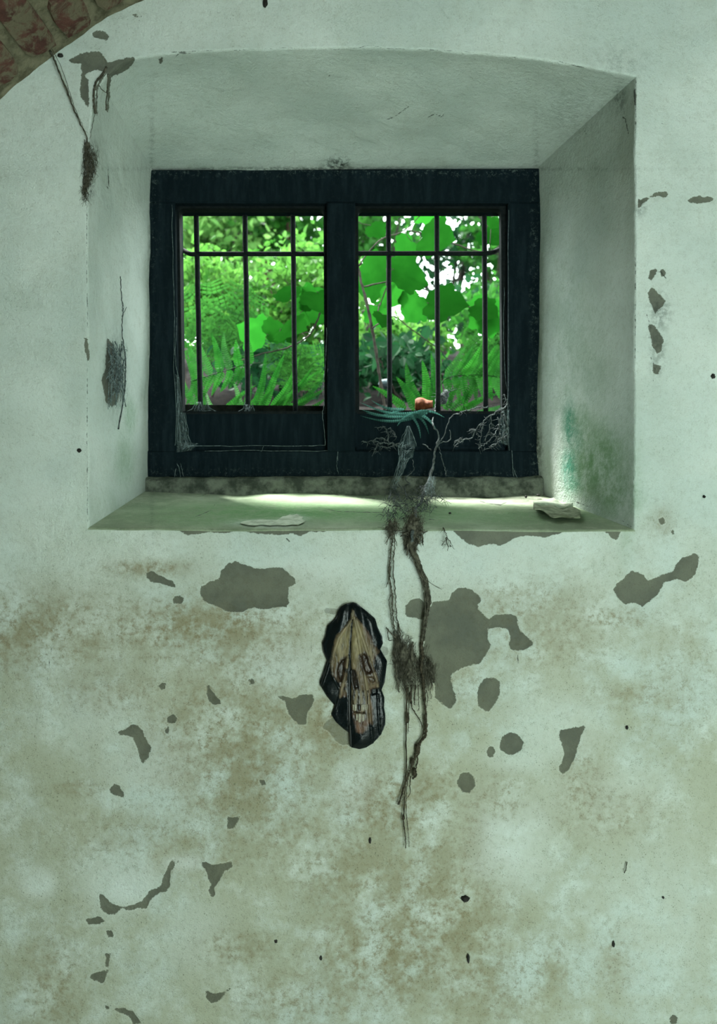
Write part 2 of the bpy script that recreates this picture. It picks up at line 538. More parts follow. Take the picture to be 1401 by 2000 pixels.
PATCH += [tr(*A0, p) for p in [
    [(462, 405), (520, 375), (600, 355), (680, 352), (710, 385), (740, 430), (800, 410), (860, 395), (920, 390), (925, 410), (908, 450), (860, 480), (800, 515), (750, 525), (735, 500), (690, 485), (640, 480), (600, 495), (585, 520), (605, 550), (610, 700), (600, 750), (580, 700), (550, 660), (545, 600), (555, 550), (555, 470), (550, 430), (500, 432)],
    [(630, 225), (660, 205), (710, 215), (752, 250), (730, 278), (680, 265), (640, 255)],
    [(910, 100), (930, 87), (948, 95), (945, 112), (930, 125)],
    [(1085, 405), (1110, 390), (1118, 415), (1100, 438), (1088, 430)],
    [(740, 520), (762, 520), (752, 640), (742, 770), (728, 765), (735, 640)],
    [(690, 520), (735, 495), (675, 590), (665, 680), (668, 790), (650, 770), (655, 600)],
]]
PATCH += [tr(*AR, p) for p in [
    [(1195, 950), (1220, 930), (1290, 922), (1370, 930), (1375, 955), (1290, 970), (1220, 965)],
    [(970, 905), (1000, 890), (1060, 888), (1070, 905), (1040, 935), (1010, 920), (950, 930), (900, 970), (870, 1000), (825, 985), (845, 925), (870, 950), (920, 930)],
]]
PATCH += [tr(*A3, p) for p in [
    [(850, 180), (870, 140), (910, 170), (965, 240), (945, 270), (915, 300), (890, 330), (880, 280), (850, 220)],
    [(850, 380), (890, 400), (940, 470), (950, 500), (940, 570), (910, 590), (880, 540), (865, 470), (850, 420)],
    [(878, 650), (937, 680), (920, 732), (883, 722)],
    [(922, 1700), (960, 1688), (972, 1730), (935, 1742)], [(1003, 1775), (1025, 1775), (1035, 1805), (1012, 1812)],
    [(860, 30), (905, 10), (900, 60), (870, 100), (850, 80)], [(930, 30), (965, 25), (960, 60), (938, 75)],
]]
PATCH += [tr(*AJ, p) for p in [  # left jamb: the hollow's dark is painted as a patch
    [(210, 960), (240, 990), (265, 1050), (285, 1130), (285, 1200), (265, 1290), (240, 1320), (205, 1300), (195, 1230), (180, 1180), (200, 1130), (205, 1040)],
    [(92, 960), (108, 960), (122, 1040), (115, 1078), (98, 1040)],
]]
PATCH += [tr(*AS, p) for p in [
    [(180, 1640), (270, 1700), (340, 1800), (420, 1850), (520, 1850), (520, 1690), (400, 1560), (330, 1500), (260, 1550), (200, 1600)],
    [(195, 265), (220, 235), (380, 235), (380, 290), (300, 310), (210, 290)],
    [(860, 690), (900, 670), (960, 700), (970, 760), (930, 800), (880, 760)],
]]
# patches that show only as a stain of the same shape
PALE = {len(PATCH) - 3: 0.55, len(PATCH) - 2: 0.5, len(PATCH) - 1: 0.45}

CRACK = [
    (0.3, [(335, 102), (400, 99), (460, 98), (520, 95), (560, 93), (610, 98), (650, 97), (700, 94), (720, 88), (760, 95), (830, 97), (900, 100), (960, 106), (1010, 113)]),
    (0.6, [(1092, 120), (1130, 130), (1142, 132)]), (1.6, [(1240, 175), (1241, 205)]), (0.5, [(1243, 150), (1242, 260)]),
    (0.7, [(477, 956), (503, 957), (526, 953), (566, 951), (606, 957), (623, 964), (666, 966)]),
    (0.7, [(650, 965), (675, 969), (711, 973), (748, 975)]), (0.7, [(938, 979), (957, 984), (978, 986), (990, 981)]),
    (0.5, [(620, 990), (660, 999), (700, 1000), (750, 1001)]), (0.5, [(1078, 955), (1120, 978), (1180, 1002)]),
    (0.4, [(395, 968), (420, 957)]), (0.4, [(420, 985), (414, 996), (380, 1010)]),
    (1.3, [(1010, 1272), (1011, 1284), (1014, 1298)]), (0.9, [(258, 1245), (259, 1258)]), (0.8, [(609, 1258), (606, 1280)]),
    (0.7, [(745, 230), (760, 233), (775, 225), (800, 207)]), (0.7, [(835, 230), (850, 222), (866, 230), (866, 221)]),
    (0.7, [(1221, 1682), (1222, 1703)]), (0.7, [(280, 22), (268, 50), (252, 78)]), (0.5, [(338, 115), (350, 104), (372, 104)]),
    (0.8, [(1142, 255), (1148, 266)]), (1.5, [(1217, 229), (1219, 231)]), (1.0, [(1222, 232), (1228, 262)]),
    (0.6, [(1300, 205), (1305, 192)]), (0.5, [(1290, 242), (1302, 238)]), (0.4, [(1300, 430), (1330, 442), (1345, 450)]),
    (0.4, [(94, 96), (120, 150), (145, 212), (172, 262)]), (0.5, [(1286, 800), (1285, 835)]),
    (0.6, [(211, 330), (213, 366)]), (0.4, [(170, 400), (169, 480), (171, 640)]), (0.4, [(171, 700), (170, 860), (171, 1020)]),
    (0.5, [(1242, 500), (1241, 700)]), (0.5, [(1190, 1000), (1235, 1030)]), (0.35, [(110, 450), (128, 470), (118, 500)]),
    (0.6, [(105, 1240), (98, 1280), (92, 1330)]), (0.6, [(75, 1380), (68, 1440)]),
    (0.9, [(1274, 540), (1290, 530), (1300, 545)]), (0.7, [(1262, 610), (1272, 640), (1268, 660)]), (0.7, [(1268, 690), (1280, 720), (1276, 745)]),
    (1.2, [(560, 1052), (566, 1058)]), (0.6, [(795, 118), (792, 108)]), (0.9, [(643, 148), (645, 148)]), (0.8, [(208, 364), (212, 368)]),
]
#        cx, cy, rx, ry, amount
STAIN = [(80, 1230, 170, 62, .75), (30, 1260, 90, 50, .5), (400, 1225, 190, 50, .85), (330, 1250, 90, 45, .5), (470, 1270, 120, 60, .6), (290, 1110, 70, 14, .8),
         (460, 1430, 150, 110, .7), (480, 1520, 130, 90, .7), (640, 1420, 40, 60, .8), (560, 1480, 70, 120, .5), (350, 1480, 60, 90, .4),
         (760, 1570, 110, 60, .75), (830, 1540, 60, 40, .6), (700, 1700, 120, 80, .55), (840, 1790, 130, 120, .75), (760, 1860, 120, 90, .8), (950, 1920, 120, 70, .55),
         (1020, 1180, 110, 40, .55), (1060, 1240, 110, 60, .45), (1190, 1208, 70, 18, .7), (1140, 1545, 40, 70, .6), (1180, 1590, 90, 40, .5), (1250, 1360, 60, 20, .5),
         (980, 1560, 50, 40, .55), (920, 1620, 30, 90, .5), (1070, 1890, 60, 50, .45), (1200, 1880, 30, 60, .4), (460, 1850, 60, 30, .6), (600, 1950, 120, 50, .5),
         (100, 1930, 50, 90, .5), (150, 1540, 40, 15, .5), (380, 1640, 200, 60, .35), (620, 1300, 60, 60, .3), (520, 1130, 90, 20, .35), (880, 1330, 80, 40, .3),
         (1150, 960, 60, 20, .5), (1290, 1020, 20, 30, .4), (1330, 1330, 60, 100, .25), (230, 1350, 100, 40, .45), (560, 1620, 100, 50, .45), (870, 1660, 80, 50, .5)]
GREEN = [(1165, 905, 55, 75, .85), (1130, 840, 28, 50, .7), (1200, 960, 45, 50, .75), (1130, 720, 60, 120, .28), (1225, 930, 16, 100, .45), (1110, 650, 40, 160, .22),
         (255, 815, 10, 30, .5), (245, 900, 15, 50, .35), (205, 1010, 40, 40, .2),
         (560, 1000, 240, 20, .9), (420, 1010, 150, 20, .7), (800, 1005, 180, 22, .75), (990, 1010, 120, 20, .6), (1130, 1005, 90, 16, .5), (300, 1010, 90, 14, .4), (600, 970, 160, 12, .45)]
TEAL = [(1112, 830, 10, 40, .8), (1112, 915, 13, 38, .85), (1125, 860, 10, 25, .5), (1120, 945, 14, 16, .6)]
WHITE = [(240, 1720, 60, 50, .9), (75, 1725, 30, 25, .8), (360, 1685, 40, 15, .8), (695, 1540, 35, 40, .8), (1000, 1640, 70, 80, .8), (960, 1690, 50, 30, .6), (300, 1490, 90, 70, .5),
         (560, 1300, 60, 40, .7), (1080, 1430, 80, 60, .5), (1180, 1560, 120, 60, .4), (600, 1110, 110, 30, .5), (900, 1110, 120, 50, .4), (190, 1400, 100, 60, .4), (1020, 1480, 60, 30, .5),
         (520, 1022, 55, 6, 1.0), (580, 1012, 18, 8, .9), (380, 1830, 60, 60, .4), (1290, 1780, 120, 150, .3)]
GRIME_SHADE = [(660, 322, 22, 12, 1.0), (172, 330, 8, 45, 1.0), (185, 300, 9, 20, .7), (176, 365, 7, 20, .8), (1250, 405, 10, 14, .5), (225, 730, 16, 55, .65), (1048, 500, 6, 220, .5),  # grime; also the jamb hollow's dark and the shaded frame corner painted in
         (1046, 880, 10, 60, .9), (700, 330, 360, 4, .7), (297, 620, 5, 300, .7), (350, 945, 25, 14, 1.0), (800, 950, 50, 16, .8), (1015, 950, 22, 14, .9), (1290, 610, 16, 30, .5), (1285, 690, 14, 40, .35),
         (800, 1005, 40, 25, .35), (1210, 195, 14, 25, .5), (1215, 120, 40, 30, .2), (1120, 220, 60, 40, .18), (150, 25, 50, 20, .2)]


def sdf_poly(px, py, poly, clampv=30.0):
    res = np.full(px.shape, clampv)
    xs = [p[0] for p in poly]
    ys = [p[1] for p in poly]
    m = (px > min(xs) - clampv) & (px < max(xs) + clampv) & (py > min(ys) - clampv) & (py < max(ys) + clampv)
    if not m.any():
        return res
    x = px[m]
    y = py[m]
    d = np.full(x.shape, 1e9)
    ins = np.zeros(x.shape, bool)
    n = len(poly)
    for i in range(n):
        ax, ay = poly[i]
        bx, by = poly[(i + 1) % n]
        ex, ey = bx - ax, by - ay
        t = np.clip(((x - ax) * ex + (y - ay) * ey) / (ex * ex + ey * ey + 1e-9), 0, 1)
        d = np.minimum(d, np.hypot(x - ax - t * ex, y - ay - t * ey))
        c = ((ay > y) != (by > y)) & (x < (bx - ax) * (y - ay) / (by - ay + 1e-12) + ax)
        ins ^= c
    res[m] = np.minimum(np.where(ins, -d, d), clampv)
    return res


def sdf_line(px, py, pts, clampv=12.0):
    res = np.full(px.shape, clampv)
    xs = [p[0] for p in pts]
    ys = [p[1] for p in pts]
    m = (px > min(xs) - clampv) & (px < max(xs) + clampv) & (py > min(ys) - clampv) & (py < max(ys) + clampv)
    if not m.any():
        return res
    x = px[m]
    y = py[m]
    d = np.full(x.shape, clampv)
    for (ax, ay), (bx, by) in zip(pts, pts[1:]):
        ex, ey = bx - ax, by - ay
        t = np.clip(((x - ax) * ex + (y - ay) * ey) / (ex * ex + ey * ey + 1e-9), 0, 1)
        d = np.minimum(d, np.hypot(x - ax - t * ex, y - ay - t * ey))
    res[m] = d
    return res


def blobs(px, py, lst):
    r = np.zeros(px.shape)
    for cx, cy, rx, ry, a in lst:
        q = ((px - cx) / rx) ** 2 + ((py - cy) / ry) ** 2
        r = np.maximum(r, a * np.exp(-np.minimum(q, 30) ** 1.3 * 0.6))
    return r


def marks(px, py):
    patch = np.full(px.shape, 30.0)
    pamt = np.ones(px.shape)
    for i, p in enumerate(PATCH):
        s = sdf_poly(px, py, p)
        better = s < patch
        patch = np.where(better, s, patch)
        pamt = np.where(better, PALE.get(i, 0.92), pamt)
    crack = np.full(px.shape, 12.0)
    for w, pts in CRACK:
        crack = np.minimum(crack, sdf_line(px, py, pts) - w)
    dirt = np.clip((py - 900) / 500.0, 0.12, 1.0)
    return {'a_patch': patch, 'a_pamt': pamt, 'a_crack': crack, 'a_stain': blobs(px, py, STAIN), 'a_green': blobs(px, py, GREEN), 'a_teal': blobs(px, py, TEAL),
            'a_white': blobs(px, py, WHITE), 'a_grime_shade': blobs(px, py, GRIME_SHADE), 'a_dirt': dirt}


def np_mesh(name, verts, faces, mat, attrs=None, parent=None, loc=None, smooth=True):
    """verts: n x 3 array in world coordinates, faces: list or m x 4 array"""
    base = world_loc(parent) if parent is not None else (Vector(loc) if loc is not None else Vector((0, 0, 0)))
    me = bpy.data.meshes.new(name)
    v = np.asarray(verts, float) - np.array(base)[None, :]
    fa = np.asarray(faces, np.int32)
    me.vertices.add(len(v))
    me.vertices.foreach_set('co', v.ravel())
    k = fa.shape[1]
    me.loops.add(fa.size)
    me.loops.foreach_set('vertex_index', fa.ravel())
    me.polygons.add(len(fa))
    me.polygons.foreach_set('loop_start', np.arange(0, fa.size, k, dtype=np.int32))
    me.polygons.foreach_set('loop_total', np.full(len(fa), k, np.int32))
    me.polygons.foreach_set('use_smooth', np.full(len(fa), smooth))
    for an, av in (attrs or {}).items():
        if av.ndim == 1:
            at = me.attributes.new(an, 'FLOAT', 'POINT')
            at.data.foreach_set('value', av.astype(np.float32))
        else:
            at = me.attributes.new(an, 'FLOAT_COLOR', 'POINT')
            at.data.foreach_set('color', av.astype(np.float32).ravel())
    me.update(calc_edges=True)
    me.validate()
    me.materials.append(mat)
    o = bpy.data.objects.new(name, me)
    if parent is not None:
        o.parent = parent
    elif loc is not None:
        o.location = loc
    COL.objects.link(o)
    return o


# ------------------------------------------------------------------ the opening: outline at the wall face and at the frame
def resample(pts, n):
    p = np.array(pts, float)
    seg = np.hypot(*(p[1:] - p[:-1]).T)
    s = np.concatenate([[0], np.cumsum(seg)])
    t = np.linspace(0, s[-1], n)
    return np.stack([np.interp(t, s, p[:, 0]), np.interp(t, s, p[:, 1])], 1)


def smooth_line(pts, n):
    c = crom([(x, y, 0) for x, y in pts], 12)
    return resample([(p.x, p.y) for p in c], n)


NS = {'bottom': 270, 'right': 220, 'top': 270, 'left': 220}
SIDE_F = {
    'bottom': smooth_line([(174, 1030), (450, 1033), (800, 1032), (1080, 1034), (1239, 1034)], NS['bottom']),
    'right': smooth_line([(1239, 1034), (1240, 800), (1241, 560), (1242, 300), (1243, 150)], NS['right']),
    'top': smooth_line([(1243, 150), (1130, 129), (1000, 111), (850, 99), (700, 94), (550, 95), (400, 100), (300, 108), (240, 122), (196, 160)], NS['top']),
    'left': smooth_line([(196, 160), (184, 200), (175, 290), (172, 400), (172, 700), (174, 1030)], NS['left']),
}
SIDE_B = {
    'bottom': resample([(290, 955), (1054, 963)], NS['bottom']),
    'right': resample([(1054, 963), (1053, 325)], NS['right']),
    'top': resample([(1053, 325), (296, 328)], NS['top']),
    'left': resample([(296, 328), (290, 955)], NS['left']),
}
# hand-plastered wobble of the front edge
for sd, a in (('left', 2.2), ('top', 1.8), ('right', 1.2), ('bottom', 1.0)):
    s = SIDE_F[sd]
    tt = np.linspace(0, 1, len(s))
    fade = np.minimum(1, np.minimum(tt, 1 - tt) * 12)
    w = fbm(s[:, 0] / 60 + 3, s[:, 1] / 60 + 9, 4) * a * 2 * fade
    if sd in ('left', 'right'):
        s[:, 0] += w
    else:
        s[:, 1] += w
EDGE_R = 4.5      # rounding of the plaster edge, mm
OUT = []          # outline of the hole in the wall (a little wider than the edge)
OUTS = {}
for sd in ('bottom', 'right', 'top', 'left'):
    s = SIDE_F[sd]
    off = {'bottom': (0, 1), 'right': (1, 0), 'top': (0, -1), 'left': (-1, 0)}[sd]
    o = s + np.array(off) * EDGE_R
    OUTS[sd] = o
for a, b in (('bottom', 'right'), ('right', 'top'), ('top', 'left'), ('left', 'bottom')):
    c = SIDE_F[a][-1].copy()
    dx = EDGE_R if 'right' in (a, b) else -EDGE_R
    dy = EDGE_R if 'bottom' in (a, b) else -EDGE_R
    corner = c + np.array([dx, dy])
    OUTS[a][-1] = corner
    OUTS[b][0] = corner
for sd in ('bottom', 'right', 'top', 'left'):
    OUT.extend([tuple(p) for p in OUTS[sd][:-1]])
OUT = np.array(OUT)


def w3(px, py, Y):
    s = (D + Y) / F
    return np.stack([(px - 700.5) * s, np.broadcast_to(Y, px.shape) * np.ones_like(px), CZ - (py - 1000.0) * s], -1)


# ------------------------------------------------------------------ structure: the wall with the window
def build_wall():
    xs = np.concatenate([np.linspace(-524, -60, 24, endpoint=False), np.arange(-60, 1464, 4.0), np.linspace(1464, 2475, 40)])
    ys = np.concatenate([np.linspace(-240, -60, 12, endpoint=False), np.arange(-60, 2064, 4.0), np.linspace(2064, 2450, 20)])
    gx, gy = np.meshgrid(xs, ys)
    nx, ny = len(xs), len(ys)
    px = gx.ravel()
    py = gy.ravel()
    s = sdf_poly(px, py, [tuple(p) for p in OUT], 60.0)
    idx = np.arange(nx * ny).reshape(ny, nx)
    q = np.stack([idx[:-1, :-1], idx[1:, :-1], idx[1:, 1:], idx[:-1, 1:]], -1).reshape(-1, 4)
    keep = s[q].mean(1) > 0
    kept = np.zeros(nx * ny, bool)
    kept[q[keep].ravel()] = True
    dele = np.zeros(nx * ny, bool)
    dele[q[~keep].ravel()] = True
    bnd = np.where(kept & dele)[0]
    # snap the rim to the outline
    a = OUT
    b = np.roll(OUT, -1, 0)
    e = b - a
    for i in bnd:
        p = np.array([px[i], py[i]])
        t = np.clip(((p - a) * e).sum(1) / ((e * e).sum(1) + 1e-9), 0, 1)
        c = a + e * t[:, None]
        d = ((p - c) ** 2).sum(1)
        j = d.argmin()
        px[i], py[i] = c[j]
    s = sdf_poly(px, py, [tuple(p) for p in OUT], 60.0)
    at = marks(px, py)
    fade = np.clip(s / 40.0, 0, 1)
    fade = fade * fade * (3 - 2 * fade)
    disp = fbm(px / 210 + 40, py / 210 + 3, 4) * 0.006 + fbm(px / 40 + 4, py / 40 + 13, 3) * 0.0018
    rec = np.clip((0.5 - at['a_patch']) / 3.5, 0, 1) * 0.0022 * at['a_pamt']
    yy = (disp + rec) * fade + np.minimum(0.0006, 0.0006 * fade)
    v = np.stack([(px - 700.5) / 1000, yy, CZ - (py - 1000) / 1000], 1)
    used = np.unique(q[keep])
    remap = -np.ones(nx * ny, int)
    remap[used] = np.arange(len(used))
    o = np_mesh('wall_back', v[used], remap[q[keep]], M['plaster'], {k: x[used] for k, x in at.items()})
    tag(o, 'old limewashed plaster wall with peeling patches and brown damp stains', kind='structure')


def build_reveal():
    names = {'bottom': 'window_sill', 'right': 'wall_reveal_right', 'top': 'wall_reveal_top', 'left': 'wall_reveal_left'}
    labels = {'bottom': 'sloping green-tinged window sill with flaking limewash', 'right': 'right splayed plaster jamb of the window with green algae',
              'top': 'arched plaster soffit above the window', 'left': 'left splayed plaster jamb of the window'}
    tv = np.concatenate([np.linspace(0, 1, 90)])
    for sd in ('bottom', 'right', 'top', 'left'):
        f = SIDE_F[sd]
        o = OUTS[sd]
        b = SIDE_B[sd]
        n = len(f)
        P0 = w3(o[:, 0], o[:, 1], 0.0)
        PF = w3(f[:, 0], f[:, 1], 0.0)
        PB = w3(b[:, 0], b[:, 1], YB)
        ln = np.linalg.norm(PB - PF, axis=1, keepdims=True)
        dr = (PB - PF) / ln
        PE = PF + dr * 0.006
        outw = {'bottom': (0, 0, -1), 'right': (1, 0, 0), 'top': (0, 0, 1), 'left': (-1, 0, 0)}[sd]
        rings = [P0 + np.array(outw) * 0.014 + np.array([0, 0.006, 0])]
        for k in range(6):
            t = k / 5
            rings.append(P0 * (1 - t) ** 2 + PF * 2 * t * (1 - t) + PE * t * t)
        nrm = {'bottom': (0, 0, 1), 'right': (-1, 0, 0), 'top': (0, 0, -1), 'left': (1, 0, 0)}[sd]
        u = np.linspace(0, 1, n)
        cf = np.minimum(1, np.minimum(u, 1 - u) * 9)
        for t in tv[1:]:
            p = PE + (PB - PE) * t
            sx = p[:, 0] * 5 + p[:, 2] * 5
            wob = fbm(sx + 7, p[:, 1] * 5 + 2 + 0 * sx, 4) * 0.010 * min(1, t * 6) * cf
            if sd in ('right', 'left', 'top'):
                # jambs and soffit belly a little between edge and frame
                wob = wob - math.sin(math.pi * t) * 0.004 * cf
            rings.append(p + np.array(nrm) * wob[:, None])
        # on past the frame to the outer face
        for dY in (0.06, 0.16):
            pb = w3(b[:, 0] * 1.0, b[:, 1], YB)
            pb = pb.copy()
            pb[:, 1] += dY
            rings.append(pb)
        V = np.stack(rings, 0)
        m = V.shape[0]
        vv = V.reshape(-1, 3)
        s = (D + vv[:, 1]) / F
        px = vv[:, 0] / s + 700.5
        py = 1000 - (vv[:, 2] - CZ) / s
        at = marks(px, py)
        if sd != 'bottom':
            at['a_dirt'] = at['a_dirt'] * 0.3
            at['a_stain'] *= 0.3
            at['a_white'] *= 0.0
            if sd != 'left':
                at['a_patch'] = np.where(px < 1235, at['a_patch'], 30.0) if sd == 'right' else at['a_patch']
        else:
            # the wall's own patches stop at the sill edge
            at['a_patch'] = np.full(px.shape, 30.0)
            at['a_dirt'] = at['a_dirt'] * 0.6
        idx = np.arange(m * n).reshape(m, n)
        q = np.stack([idx[:-1, :-1], idx[:-1, 1:], idx[1:, 1:], idx[1:, :-1]], -1).reshape(-1, 4)
        ob = np_mesh(names[sd], vv, q, M['sill' if sd == 'bottom' else 'plaster'], at)
        tag(ob, labels[sd], kind='structure')


VR = 1.5
VCX, VCZ = 0.2745, CZ - 0.335


def build_room():
    # brick barrel vault, axis towards the camera
    y0, y1 = 0.02, -3.3
    n = 320
    mb = MB()
    ny = 24
    rr = VR + 0.006
    vs, fs = [], []
    for j in range(ny + 1):
        y = y0 + (y1 - y0) * j / ny
        for i in range(n + 1):
            a = math.pi * i / n
            r_ = rr + 0.010 * float(fbm(np.array([a * 26.0]), np.array([y * 12.0]), 4)[0])
            vs.append((VCX + r_ * math.cos(a), y, VCZ + r_ * math.sin(a)))
    for j in range(ny):
        for i in range(n):
            a = j * (n + 1) + i
            fs.append((a, a + 1, a + n + 2, a + n + 1))
    mb.add(vs, fs)
    vault = mb.build('ceiling', M['mortar'])
    tag(vault, 'brick barrel vault smeared with tan mortar', kind='structure')
    # bricks standing a little proud of the mortar
    variants = []
    rnd = random.Random(3)
    for k in range(7):
        m2 = MB()
        L = 0.052 if k % 2 else 0.105          # half length along the vault
        Hh = 0.034
        ring = []
        N = 12
        for i in range(N):
            t = 2 * math.pi * i / N
            c, s_ = math.cos(t), math.sin(t)
            x = Hh * (abs(c) ** 0.45) * (1 if c > 0 else -1) * rnd.uniform(0.86, 1.05)
            y = L * (abs(s_) ** 0.45) * (1 if s_ > 0 else -1) * rnd.uniform(0.90, 1.04)
            ring.append((x, y))
        vs = [(x, y, 0.012) for x, y in ring] + [(x * 0.96, y * 0.98, -0.004) for x, y in ring] + [(x * 0.82, y * 0.93, -0.0055 + rnd.uniform(-.001, .001)) for x, y in ring] + [(0, 0, -0.0062)]
        fs = []
        for i in range(N):
            j = (i + 1) % N
            fs += [(i, j, N + j, N + i), (N + i, N + j, 2 * N + j, 2 * N + i), (2 * N + i, 2 * N + j, 3 * N)]
        me = bpy.data.meshes.new('brick')
        me.from_pydata(vs, [], fs)
        me.materials.append(M['brick'])
        variants.append(me)
    pitch = 0.083 / VR
    na = int((math.pi * 0.94) / pitch)
    for i in range(na):
        a = math.pi * 0.03 + i * pitch
        yy = -0.022 - (0.052 if i % 2 else 0.105)
        first = bool(i % 2)
        while yy > -0.95:
            k = rnd.choice((1, 3, 5)) if first else rnd.choice((0, 2, 4, 6))
            me = variants[k]
            o = bpy.data.objects.new('brick', me)
            o.parent = vault
            # local x along the arc, y along the vault, z outward
            er = Vector((math.cos(a), 0, math.sin(a)))
            et = Vector((-math.sin(a), 0, math.cos(a)))
            ey = Vector((0, 1, 0))
            R = Matrix((et, ey, er)).transposed().to_4x4()
            pos = Vector((VCX, yy + rnd.uniform(-.006, .006), VCZ)) + er * (VR + rnd.uniform(-0.002, 0.004))
            o.matrix_local = Matrix.Translation(pos) @ R @ Matrix.Rotation(rnd.uniform(-.05, .05), 4, 'Z')
            COL.objects.link(o)
            yy -= 0.176 if first else 0.232
            first = False
    # side walls kept dark to cut bounce, rear wall with added doorway, pale floor
    mb = MB()
    xl, xr = VCX - VR, VCX + VR
    mb.box((xl - 0.2, 0.02, 0), (xl, -3.3, VCZ + 0.02))
    o = mb.build('wall_left', M['mortar'], smooth=False)
    tag(o, 'left side wall of the cellar below the vault', kind='structure')
    mb = MB()
    mb.box((xr, 0.02, 0), (xr + 0.2, -3.3, VCZ + 0.02))
    o = mb.build('wall_right', M['mortar'], smooth=False)
    tag(o, 'right side wall of the cellar below the vault', kind='structure')
    mb = MB()
    dx0, dx1, dz = 0.4, 1.65, 2.0
    mb.box((xl - 0.2, -3.3, 0), (dx0, -3.5, 2.8))
    mb.box((dx1, -3.3, 0), (xr + 0.2, -3.5, 2.8))
    mb.box((dx0, -3.3, dz), (dx1, -3.5, 2.8))
    o = mb.build('wall_rear', M['plaster'], smooth=False)
    tag(o, 'rear wall of the cellar with a doorway added for the fill lamp', kind='structure')
    mb = MB()
    mb.box((xl - 0.2, 0.05, -0.1), (xr + 0.2, -3.5, 0))
    o = mb.build('floor', M['floor'], smooth=False)
    tag(o, 'cellar floor made pale to bounce light upward', kind='structure')


build_wall()
build_reveal()
build_room()


# ------------------------------------------------------------------ window frame
def frame_piece(name, parent, quad, Y0, Y1, mat='frame', bevel=0.004, dust=None, sub=26):
    """quad: TL, TR, BR, BL in px as they lie at depth Y0; extruded straight back to Y1; subdivided so dust can vary"""
    c = [P(x, y, Y0) for x, y in quad]
    nu = max(2, int((c[1] - c[0]).length / 0.012))
    nv = max(2, int((c[3] - c[0]).length / 0.012))
    vs = []
    for j in range(nv + 1):
        for i in range(nu + 1):
            u, v = i / nu, j / nv
            p = (c[0] * (1 - u) + c[1] * u) * (1 - v) + (c[3] * (1 - u) + c[2] * u) * v
            vs.append(p)
    ids = [[j * (nu + 1) + i for i in range(nu + 1)] for j in range(nv + 1)]
    fs = [(ids[j][i], ids[j + 1][i], ids[j + 1][i + 1], ids[j][i + 1]) for j in range(nv) for i in range(nu)]
    rim = [ids[0][i] for i in range(nu)] + [ids[j][nu] for j in range(nv)] + [ids[nv][i] for i in range(nu, 0, -1)] + [ids[j][0] for j in range(nv, 0, -1)]
    # a small chamfer, then the sides
    cen = sum(c, Vector()) / 4
    b0 = len(vs)
    mb = MB()
    front = [Vector(v) for v in vs]
    for r in rim:
        p = front[r]
        vs.append(Vector((p.x, p.y + bevel, p.z)))
    for r in rim:
        p = front[r]
        vs.append(Vector((p.x, Y1, p.z)))
    for r in set(rim):
        p = vs[r]
        dx, dz = cen.x - p.x, cen.z - p.z
        hw, hh = abs(c[1].x - c[0].x) / 2, abs(c[0].z - c[3].z) / 2
        vs[r] = Vector((p.x + (bevel if dx > hw * 0.97 else -bevel if dx < -hw * 0.97 else 0), p.y, p.z + (bevel if dz > hh * 0.97 else -bevel if dz < -hh * 0.97 else 0)))
    m = len(rim)
    for k in range(m):
        k2 = (k + 1) % m
        fs.append((rim[k], rim[k2], b0 + k2, b0 + k))
        fs.append((b0 + k, b0 + k2, b0 + m + k2, b0 + m + k))
    mb.add(vs, fs)
    o = mb.build(name, M[mat], parent, smooth=False)
    if mat == 'frame':
        at = o.data.attributes.new('a_dust', 'FLOAT', 'POINT')
        val = []
        for p in mb.v:
            s = (D + p.y) / F
            qx, qy = p.x / s + 700.5, 1000 - (p.z - CZ) / s
            d = 0.0
            d = max(d, 1.0 - abs(qy - 333) / 12.0)
            d = max(d, 0.85 * (1.0 - abs(qx - 301) / 10.0) * (0.25 + 0.75 * (qy < 520)))
            d = max(d, 0.75 * (1.0 - abs(qx - 1045) / 12.0))
            d = max(d, 0.5 * (1 - abs(qy - 925) / 12.0))
            val.append(min(max(d, 0.04), 1.0))
        at.data.foreach_set('value', val)
    return o


win = empty('window_1', P(672, 932, YB), 'black two-light cellar window frame set deep in the plaster reveal', kind='structure')
frame_piece('top_rail', win, [(285, 331), (1065, 328), (1065, 396), (285, 396)], YB, YB + 0.09)
frame_piece('left_stile', win, [(286, 394), (342, 394), (348, 900), (290, 900)], YB + 0.001, YB + 0.09)
frame_piece('right_stile', win, [(993, 394), (1062, 394), (1058, 905), (993, 905)], YB + 0.001, YB + 0.09)
frame_piece('bottom_rail', win, [(286, 880), (1064, 880), (1064, 936), (286, 932)], YB - 0.002, YB + 0.09)
frame_piece('mullion', win, [(638, 394), (694, 394), (694, 882), (640, 882)], YB - 0.008, YB + 0.09)


